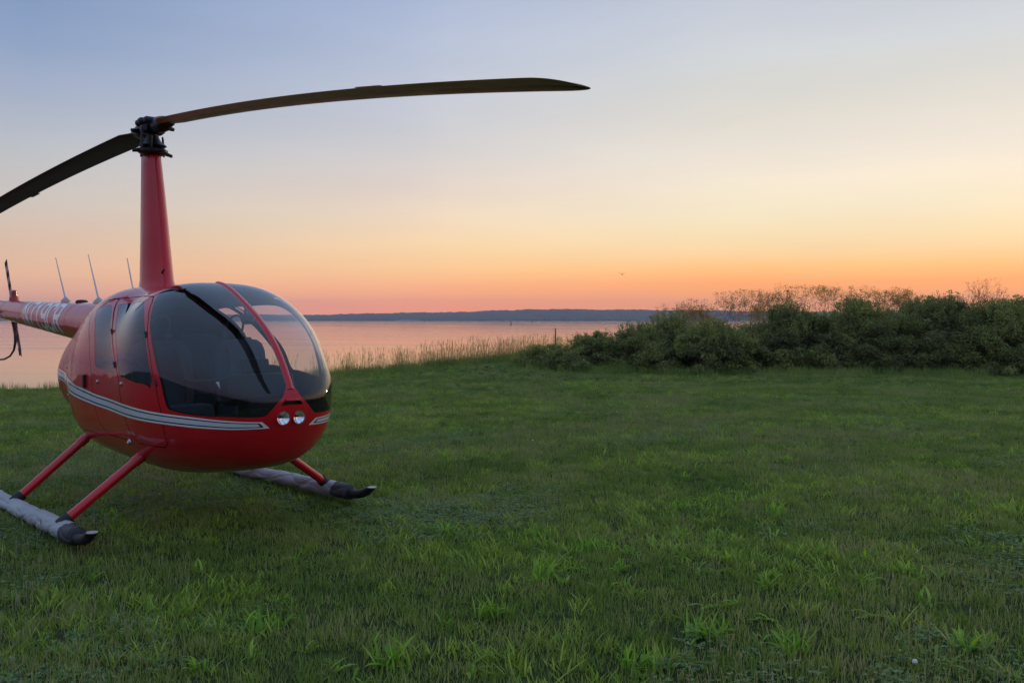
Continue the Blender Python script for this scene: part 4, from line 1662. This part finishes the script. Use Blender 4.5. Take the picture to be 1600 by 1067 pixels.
bare_shrub(1072, 30.0, 479, 0.9, 'low sparse twiggy thicket against the far shore', 5, leafy=0.7)
bare_shrub(1112, 30.2, 474, 0.8, 'middle twiggy thicket of three above the hedge dip', 16, leafy=0.7)
bare_shrub(1152, 30.2, 459, 0.8, 'taller sparse twiggy thicket standing above the hedge dip', 6, leafy=0.7)
bare_shrub(1216, 30.4, 462, 0.8, 'wide pale twiggy shrub behind the tall dark bush', 7, leafy=0.8)
bare_shrub(1268, 30.0, 452, 1.3, 'flat topped pale twiggy shrub left of the rounded bush', 8, leafy=0.9)
bare_shrub(1398, 30.2, 454, 1.3, 'broad pale twiggy shrub right of the rounded bush', 9, leafy=0.9)
bare_shrub(1515, 29.4, 442, 0.5, 'gnarled bare shrub with crooked branches standing tallest', 12, depth=5, leafy=0.15, gnarl=0.55, thick=1.8)
bare_shrub(1540, 29.6, 450, 0.25, 'single thin upright twig beside the gnarled bare shrub', 13, depth=4, leafy=0.9, gnarl=0.15)
bare_shrub(1583, 30.0, 460, 1.4, 'thin upright stems at the right edge above the hedge', 14, depth=4, leafy=0.3, gnarl=0.12)
bare_shrub(1470, 30.4, 468, 0.9, 'sparse stems behind the tallest dark bush', 15, leafy=0.7)

# wooden stake by the bushes
p = P2W(868, 513, 28.2)
g0 = float(ground_z(p[0], 28.2))
stk = MB().tube([(p[0] - 0.02, 28.2, g0 - 0.1), (p[0] - 0.005, 28.2, (g0 + p[2]) / 2), (p[0], 28.2, p[2])], [0.026, 0.024, 0.020], 8)
tag(stk.build('stake', M['wood']), 'weathered wooden stake standing in the shore grass', 'stake')

# buoys out on the water
for px, py, D, lab in ((798.5, 507.5, 820, 'dark channel buoy nearer on the bay'), (832, 503, 1400, 'dark channel buoy farther out on the bay')):
    x = (px - 800) / 1400 * D
    b = empty('buoy', (x, D, WZ))
    tag(b, lab, 'buoy', 'channel buoys on the water')
    k = D / 820
    MB().lathe([(0.0, -0.4), (0.7 * k, -0.2), (0.8 * k, 0.3), (0.55 * k, 0.7), (0.18 * k, 0.8)], (0, 0, 0), n=12).build('float', M['black'], b)
    MB().lathe([(0.2 * k, 0.75), (0.32 * k, 2.2 * k), (0.36 * k, 2.9 * k), (0.0, 3.2 * k)], (0, 0, 0), n=8).build('daymark', M['black'], b)

# gull far off over the shore
p = P2W(972, 429, 120)
bd = MB()
bd.tube([(-0.22, 0, 0.0), (-0.1, 0, 0.0), (0.1, 0, 0.02), (0.24, 0, 0.05)], [0.02, 0.075, 0.07, 0.015], 8)
for s in (-1, 1):
    bd.add([(0.08, 0, 0.03), (-0.10, 0, 0.03), (-0.10, s * 0.30, 0.20), (0.06, s * 0.32, 0.22), (-0.14, s * 0.66, 0.30), (-0.05, s * 0.60, 0.30),
            (0.08, 0, 0.05), (-0.10, 0, 0.05), (-0.10, s * 0.30, 0.22), (0.06, s * 0.32, 0.24)],
           [(0, 1, 2, 3), (3, 2, 4, 5), (6, 9, 8, 7), (9, 5, 4, 8), (0, 3, 9, 6), (1, 7, 8, 2), (3, 5, 9), (2, 8, 4)])
bo = bd.build('bird', simple('gull_grey', (0.09, 0.085, 0.085), 0.8))
bo.location = p
bo.rotation_euler = (0, 0, R(75))
tag(bo, 'small dark bird in flight over the far shore', 'bird')

# ------------------------------------------------------------------ grass


def blade_set(n, rad, hmin, hmax, wid, r, bend=0.5, seg=2):
    v, f, t = [], [], []
    for i in range(n):
        a = r.uniform(0, 6.28)
        q = rad * math.sqrt(r.uniform())
        x, y = q * math.cos(a), q * math.sin(a)
        h = r.uniform(hmin, hmax) * (1.15 - 0.3 * q / rad)
        b = r.uniform(0, 6.28)
        lean = r.uniform(0.05, 1.0) * bend * h
        w = wid * r.uniform(0.6, 1.3)
        fx, fy = math.cos(b + 1.57) * w / 2, math.sin(b + 1.57) * w / 2
        base = len(v)
        for k in range(seg):
            s = k / seg
            ww = 1 - 0.35 * s
            cx, cy, cz = x + math.cos(b) * lean * s ** 1.7, y + math.sin(b) * lean * s ** 1.7, h * s * (1 - 0.12 * s) - 0.005
            v += [(cx - fx * ww, cy - fy * ww, cz), (cx + fx * ww, cy + fy * ww, cz)]
        v.append((x + math.cos(b) * lean, y + math.sin(b) * lean, h * 0.9))
        tv = r.uniform()
        for k in range(seg - 1):
            o = base + 2 * k
            f.append((o, o + 1, o + 3, o + 2))
            t.append(tv)
        o = base + 2 * (seg - 1)
        f.append((o, o + 1, o + 2))
        t.append(tv)
    return v, f, t


def proto_collection(name, objs):
    c = bpy.data.collections.new(name)
    for o in objs:
        for uc in list(o.users_collection):
            uc.objects.unlink(o)
        c.objects.link(o)
    return c


def scatter(obj, coll, seed, smin, smax, tilt=0.12):
    ng = bpy.data.node_groups.new(obj.name + '_scatter', 'GeometryNodeTree')
    ng.interface.new_socket('Geometry', in_out='INPUT', socket_type='NodeSocketGeometry')
    ng.interface.new_socket('Geometry', in_out='OUTPUT', socket_type='NodeSocketGeometry')
    n, l = ng.nodes, ng.links
    gi = n.new('NodeGroupInput')
    go = n.new('NodeGroupOutput')
    dp = n.new('GeometryNodeDistributePointsOnFaces')
    dp.distribute_method = 'RANDOM'
    dp.inputs['Seed'].default_value = seed
    na = n.new('GeometryNodeInputNamedAttribute')
    na.data_type = 'FLOAT'
    na.inputs['Name'].default_value = 'density'
    l.new(gi.outputs[0], dp.inputs['Mesh'])
    l.new(na.outputs['Attribute'], dp.inputs['Density'])
    ci = n.new('GeometryNodeCollectionInfo')
    ci.inputs['Collection'].default_value = coll
    ci.inputs['Separate Children'].default_value = True
    ci.inputs['Reset Children'].default_value = True
    io = n.new('GeometryNodeInstanceOnPoints')
    io.inputs['Pick Instance'].default_value = True
    l.new(dp.outputs['Points'], io.inputs['Points'])
    l.new(ci.outputs[0], io.inputs['Instance'])
    rr = n.new('FunctionNodeRandomValue')
    rr.data_type = 'FLOAT_VECTOR'
    rr.inputs[0].default_value = (-tilt, -tilt, 0)
    rr.inputs[1].default_value = (tilt, tilt, 6.28)
    l.new(rr.outputs[0], io.inputs['Rotation'])
    rs = n.new('FunctionNodeRandomValue')
    rs.data_type = 'FLOAT'
    rs.inputs[2].default_value = smin
    rs.inputs[3].default_value = smax
    rs.inputs['Seed'].default_value = seed + 3
    l.new(rs.outputs[1], io.inputs['Scale'])
    l.new(io.outputs[0], go.inputs[0])
    md = obj.modifiers.new('scatter', 'NODES')
    md.node_group = ng


r0 = np.random.default_rng(21)


def clover_set(n, rad, r):
    v, f, t = [], [], []
    for i in range(n):
        a = r.uniform(0, 6.28)
        q = rad * math.sqrt(r.uniform())
        c = np.array([q * math.cos(a), q * math.sin(a), r.uniform(0.012, 0.045)])
        tv = r.uniform()
        a0 = r.uniform(0, 6.28)
        for k in range(3):
            b = a0 + k * 2.094 + r.normal(0, 0.15)
            s_ = r.uniform(0.008, 0.013)
            d = np.array([math.cos(b), math.sin(b), r.uniform(-0.15, 0.3)])
            w = np.array([-math.sin(b), math.cos(b), 0.0])
            o = len(v)
            v += [tuple(c), tuple(c + d * s_ * 0.7 + w * s_ * 0.55), tuple(c + d * s_ * 1.25), tuple(c + d * s_ * 0.7 - w * s_ * 0.55)]
            f.append((o, o + 1, o + 2, o + 3))
            t.append(tv)
    return v, f, t


def seed_set(n, rad, r):
    v, f, t = [], [], []
    for i in range(n):
        a, b = r.uniform(0, 6.28, 2)
        q = rad * math.sqrt(r.uniform())
        x, y, h = q * math.cos(a), q * math.sin(a), r.uniform(0.06, 0.13)
        lean = r.uniform(0.0, 0.35) * h
        w = 0.0011
        o = len(v)
        for s_, ww in ((0, 1), (0.72, 1), (0.8, 2.2), (0.92, 1.9), (1.0, 0.4)):
            cx, cy = x + math.cos(b) * lean * s_ ** 2, y + math.sin(b) * lean * s_ ** 2
            v += [(cx - math.sin(b) * w * ww, cy + math.cos(b) * w * ww, h * s_), (cx + math.sin(b) * w * ww, cy - math.cos(b) * w * ww, h * s_)]
        for k in range(4):
            f.append((o + 2 * k, o + 2 * k + 1, o + 2 * k + 3, o + 2 * k + 2))
            t.append(r.uniform(0.6, 1))
    return v, f, t


def protos_of(name, sets, mat):
    out = []
    for v, f, t in sets:
        out.append(mesh_obj(name, v, f, mat, smooth=False, attr={'tint': t}))
    return proto_collection(name + '_set', out)


gcol = protos_of('grass_clump', [blade_set(44, 0.10, 0.022, 0.058 + 0.005 * (k % 3), 0.0048, r0, bend=0.95) for k in range(7)], M['grass'])
bcol = protos_of('broad_clump', [blade_set(15 + 5 * k, 0.05 + 0.015 * k, 0.03, 0.06 + 0.011 * k, 0.0075 + 0.0012 * (k % 3), r0, bend=1.5, seg=3) for k in range(5)], M['broad'])
ccol = protos_of('clover_clump', [clover_set(34, 0.11, r0) for k in range(4)], M['clover'])
dcol = protos_of('seed_clump', [seed_set(14, 0.12, r0) for k in range(4)], M['dry'])


def cover(name, xs, ys, dens_fn, keep):
    X, Y = np.meshgrid(xs, ys)
    o, v, f = grid_mesh(name, xs, ys, M['ground'], keep, kind='stuff')
    a = o.data.attributes.new('density', 'FLOAT', 'POINT')
    a.data.foreach_set('value', dens_fn(v[:, 0], v[:, 1]).astype(np.float32))
    return o


def grass_density(x, y):
    d = np.hypot(x, y)
    k = np.interp(d, [0, 5, 8, 14, 24, 40], [92, 96, 95, 70, 42, 24])
    return k


def in_view(c, marg=1.5):
    return (np.abs(c[:, 0]) < 0.60 * c[:, 1] * 1.12 + marg) & (c[:, 1] > 1.2) & (c[:, 1] < edge_y(c[:, 0]) + 1.2)


def field(seed, scale):
    q = np.random.default_rng(seed)
    k = q.normal(0, scale, (14, 2))
    ph = q.uniform(0, 6.28, 14)

    def f(x, y):
        return sum(np.sin(k[i, 0] * x + k[i, 1] * y + ph[i]) for i in range(14)) / 2.65   # about unit spread
    return f


F_BROAD, F_CLOVER, F_DRY = field(51, 1.9), field(52, 1.6), field(53, 1.3)
GX, GY = np.arange(-24, 24, 0.25), np.arange(0.5, 36, 0.25)
gobj = cover('grass', GX, GY, grass_density, in_view)
scatter(gobj, gcol, 4, 0.75, 1.4)


def falloff(x, y, near, mid, far):
    return np.interp(np.hypot(x, y), [0, 6, 10, 18, 30], [near, near, mid, far, far * 0.5])


bobj = cover('broad_grass', GX, GY, lambda x, y: (0.10 + np.clip(F_BROAD(x, y) - 0.1, 0, 1.6)) * falloff(x, y, 46, 34, 14), in_view)
scatter(bobj, bcol, 5, 0.5, 1.15)
cobj = cover('clover_cover', GX, GY, lambda x, y: np.clip(F_CLOVER(x, y) - 0.1, 0, 1.2) * falloff(x, y, 60, 40, 14), in_view)
scatter(cobj, ccol, 6, 0.7, 1.3)
dobj = cover('seed_grass', GX, GY, lambda x, y: (0.05 + np.clip(F_DRY(x, y) - 0.3, 0, 1.0)) * falloff(x, y, 32, 30, 16) + 60 * np.exp(-((x - 2.9) / 0.8) ** 2 - ((y - 16.9) / 0.7) ** 2), in_view)
scatter(dobj, dcol, 7, 0.6, 1.15)


# broad-leaved weeds
def weed_mesh(n, lmin, lmax, wid, r, up=0.55):
    v, f, t = [], [], []
    for i in range(n):
        a = r.uniform(0, 6.28)
        L = r.uniform(lmin, lmax)
        w = wid * r.uniform(0.7, 1.25)
        el0 = r.uniform(up * 0.5, 1.35)
        base = len(v)
        x, y, z = r.normal(0, 0.018), r.normal(0, 0.018), 0.0
        prof = [0.35, 0.8, 1.0, 0.8, 0.0]
        e = el0
        dirx, diry = math.cos(a), math.sin(a)
        for k, pw in enumerate(prof):
            px, py = -diry * w / 2 * pw, dirx * w / 2 * pw
            lift = 0.25 * w * pw
            if k < 4:
                v += [(x - px, y - py, z + lift), (x, y, z), (x + px, y + py, z + lift)]
            else:
                v.append((x, y, z))
            st_ = L / 4
            x += dirx * math.cos(e) * st_
            y += diry * math.cos(e) * st_
            z += math.sin(e) * st_
            e -= r.uniform(0.12, 0.38)
        tv = r.uniform()
        for k in range(3):
            o = base + 3 * k
            f += [(o, o + 1, o + 4, o + 3), (o + 1, o + 2, o + 5, o + 4)]
            t += [tv, tv]
        o = base + 9
        f += [(o, o + 1, o + 3), (o + 1, o + 2, o + 3)]
        t += [tv, tv]
    return v, f, t


wp = []
for k in range(5):
    v, f, t = weed_mesh(5 + 2 * k, 0.045, 0.12, 0.008 + 0.004 * (k % 3), r0, 0.45 + 0.25 * (k % 2))
    wp.append(mesh_obj('weed_clump', v, f, M['weed'], smooth=True, attr={'tint': t}))
wcol = proto_collection('weed_clumps', wp)


def weed_density(x, y):
    n = sum(np.sin(_k[i, 0] * 1.7 * x + _k[i, 1] * 1.7 * y + _ph[i, 1] * 3) for i in range(10)) / 3.2
    patch = np.clip(n - 0.15, 0, 1.2)
    d = np.hypot(x, y)
    return (0.12 + patch) * np.interp(d, [0, 6, 10, 20, 30], [20, 18, 12, 4, 0.5])


wobj = cover('weeds', np.arange(-12, 14, 0.5), np.arange(0.5, 26, 0.5), weed_density, in_view)
scatter(wobj, wcol, 9, 0.45, 1.3)

fp = []
for k in range(2):
    mb = MB()
    mb.tube([(0, 0, 0), (0.004, 0, 0.05), (0.008, 0.002, 0.078)], 0.0015, 4, caps=False, m=1)
    mb.lathe([(0.0, -0.004), (0.008, 0.0), (0.011, 0.007), (0.008, 0.014), (0.0, 0.017)], (0.008, 0.002, 0.078), n=7)
    fp.append(mb.build('clover', [M['flower'], M['weed']]))
fcol = proto_collection('clover_protos', fp)
fobj = cover('clover_flowers', np.arange(-10, 14, 0.5), np.arange(0.5, 22, 0.5), lambda x, y: np.full_like(x, 0.06), in_view)
scatter(fobj, fcol, 14, 0.7, 1.25)

# the largest single weed tufts
TW = [(850, 905, 'broad bright green weed tuft near the middle of the foreground', 16, 0.15),
      (1105, 1000, 'large bright weed tuft low in the picture right of centre', 18, 0.14),
      (612, 1046, 'spreading bright weed tuft at the bottom edge left of centre', 18, 0.15),
      (1010, 1050, 'bright weed tuft at the bottom edge just right of centre', 14, 0.14),
      (1240, 1024, 'yellow green weed tuft at the bottom right of the lawn', 14, 0.13),
      (1520, 1022, 'bright weed tuft near the bottom right corner', 16, 0.13),
      (405, 990, 'small yellow green weed tuft below the helicopter nose', 12, 0.12),
      (1215, 806, 'bright weed tuft standing in the middle of the right lawn', 16, 0.14),
      (772, 968, 'leafy weed tuft just below the broad middle tuft', 12, 0.12),
      (925, 862, 'yellow green weed tuft upper right of the broad middle tuft', 12, 0.12),
      (692, 838, 'bright weed tuft in front of the helicopter and its far skid', 14, 0.13),
      (1420, 900, 'bright weed tuft beside white clover on the right lawn', 12, 0.12)]
for i, (px, py, lab, n, L) in enumerate(TW):
    D = EYE * 1400 / (py - 498)
    for _ in range(3):
        x = (px - 800) / 1400 * D
        D = (EYE - float(ground_z(x, D))) * 1400 / (py - 498)
    r = np.random.default_rng(300 + i)
    v, f, t = weed_mesh(int(n * 0.8), L * 0.5, L * 1.2, 0.016 + 0.003 * (i % 3), r, 0.55 + 0.2 * (i % 3))
    v2, f2, t2 = blade_set(26 + 2 * (i % 5), 0.10, 0.07, L * 1.15, 0.011, r, bend=0.8, seg=3)
    v3, f3, t3 = weed_mesh(7, 0.05, 0.10, 0.020, r, 0.4)
    off = r.normal(0, 0.07, 2)
    f = f + [tuple(q + len(v) for q in ff) for ff in f2] + [tuple(q + len(v) + len(v2) for q in ff) for ff in f3]
    v = v + v2 + [(q[0] + off[0], q[1] + off[1], q[2]) for q in v3]
    t = t + t2 + t3
    o = mesh_obj('weed_tuft', v, f, M['weed'], smooth=True, attr={'tint': t})
    o.location = (x, D, float(ground_z(x, D)))
    tag(o, lab, 'weed', 'weed tufts in the lawn')


# tall shore grass with seed heads
def tall_clump(n, rad, h0, h1, r):
    v, f, t = [], [], []
    for i in range(n):
        a = r.uniform(0, 6.28)
        q = rad * math.sqrt(r.uniform())
        x, y = q * math.cos(a), q * math.sin(a)
        h = r.uniform(h0, h1)
        b = r.uniform(0, 6.28)
        lean = r.uniform(0.02, 0.22) * h
        seed = r.uniform() < 0.72
        w = 0.0035 if seed else 0.006
        fx, fy = math.cos(b + 1.57) * w / 2, math.sin(b + 1.57) * w / 2
        base = len(v)
        ks = [0, 0.4, 0.75, 0.86, 0.94, 1.0] if seed else [0, 0.4, 0.75, 1.0]
        ws = [1, 0.9, 0.7, 3.2, 2.6, 0.4] if seed else [1, 0.9, 0.6, 0.1]
        hh = h if seed else h * 0.7
        for s, ww in zip(ks, ws):
            cx, cy = x + math.cos(b) * lean * s ** 2, y + math.sin(b) * lean * s ** 2
            v += [(cx - fx * ww, cy - fy * ww, hh * s - 0.02), (cx + fx * ww, cy + fy * ww, hh * s - 0.02)]
        tv = r.uniform(0.35, 1.0) if seed else r.uniform(0, 0.6)
        for k in range(len(ks) - 1):
            o = base + 2 * k
            f.append((o, o + 1, o + 3, o + 2))
            t.append(tv if k < 2 or not seed else min(1, tv + 0.25))
    return v, f, t


tp = []
for k in range(5):
    v, f, t = tall_clump(34, 0.22, 0.2, 0.72, r0)
    tp.append(mesh_obj('tall_clump', v, f, M['straw'], smooth=False, attr={'tint': t}))
tcol = proto_collection('tall_clumps', tp)


def tall_density(x, y):
    e = edge_y(x)
    near = np.exp(-((y - e - 0.1) / 0.75) ** 2)
    return 19 * near * np.interp(x, [-14, -7.5, -5.5, -2, 1, 4, 12], [0.0, 0.05, 0.35, 1, 1.1, 0.8, 0.3])


def along_edge(c):
    e = edge_y(c[:, 0])
    return (c[:, 1] > e - 1.6) & (c[:, 1] < e + 1.8) & (c[:, 0] > -8) & (c[:, 0] < 8)


tob = cover('tall_grass', np.arange(-8, 8.2, 0.3), np.arange(19, 36, 0.3), tall_density, along_edge)
scatter(tob, tcol, 17, 0.75, 1.2)


def rough_density(x, y):
    e = edge_y(x)
    foot = 30 * np.exp(-((y - 24.35 + 0.25 * np.sin(x * 1.7)) / 0.45) ** 2) * np.interp(x, [0.5, 2.0, 16], [0, 1, 1])
    return foot + 26 * np.exp(-((y - e + 0.35) / 0.9) ** 2) * np.interp(x, [-16, -7, -3, 2, 12], [0.15, 0.3, 0.8, 1, 0.8])


rg = []
for k in range(3):
    v, f, t = blade_set(46, 0.18, 0.10, 0.28, 0.007, r0, bend=0.5, seg=3)
    rg.append(mesh_obj('rough_clump', v, f, M['grass'], smooth=False, attr={'tint': t}))
rcol = proto_collection('rough_clumps', rg)
rgo = cover('rough_grass', np.arange(-16, 16, 0.4), np.arange(17, 37, 0.4), rough_density,
            lambda c: (np.abs(c[:, 1] - edge_y(c[:, 0]) + 0.3) < 2.2) | ((np.abs(c[:, 1] - 24.1) < 1.2) & (c[:, 0] > 0.5)))
scatter(rgo, rcol, 23, 0.7, 1.3)
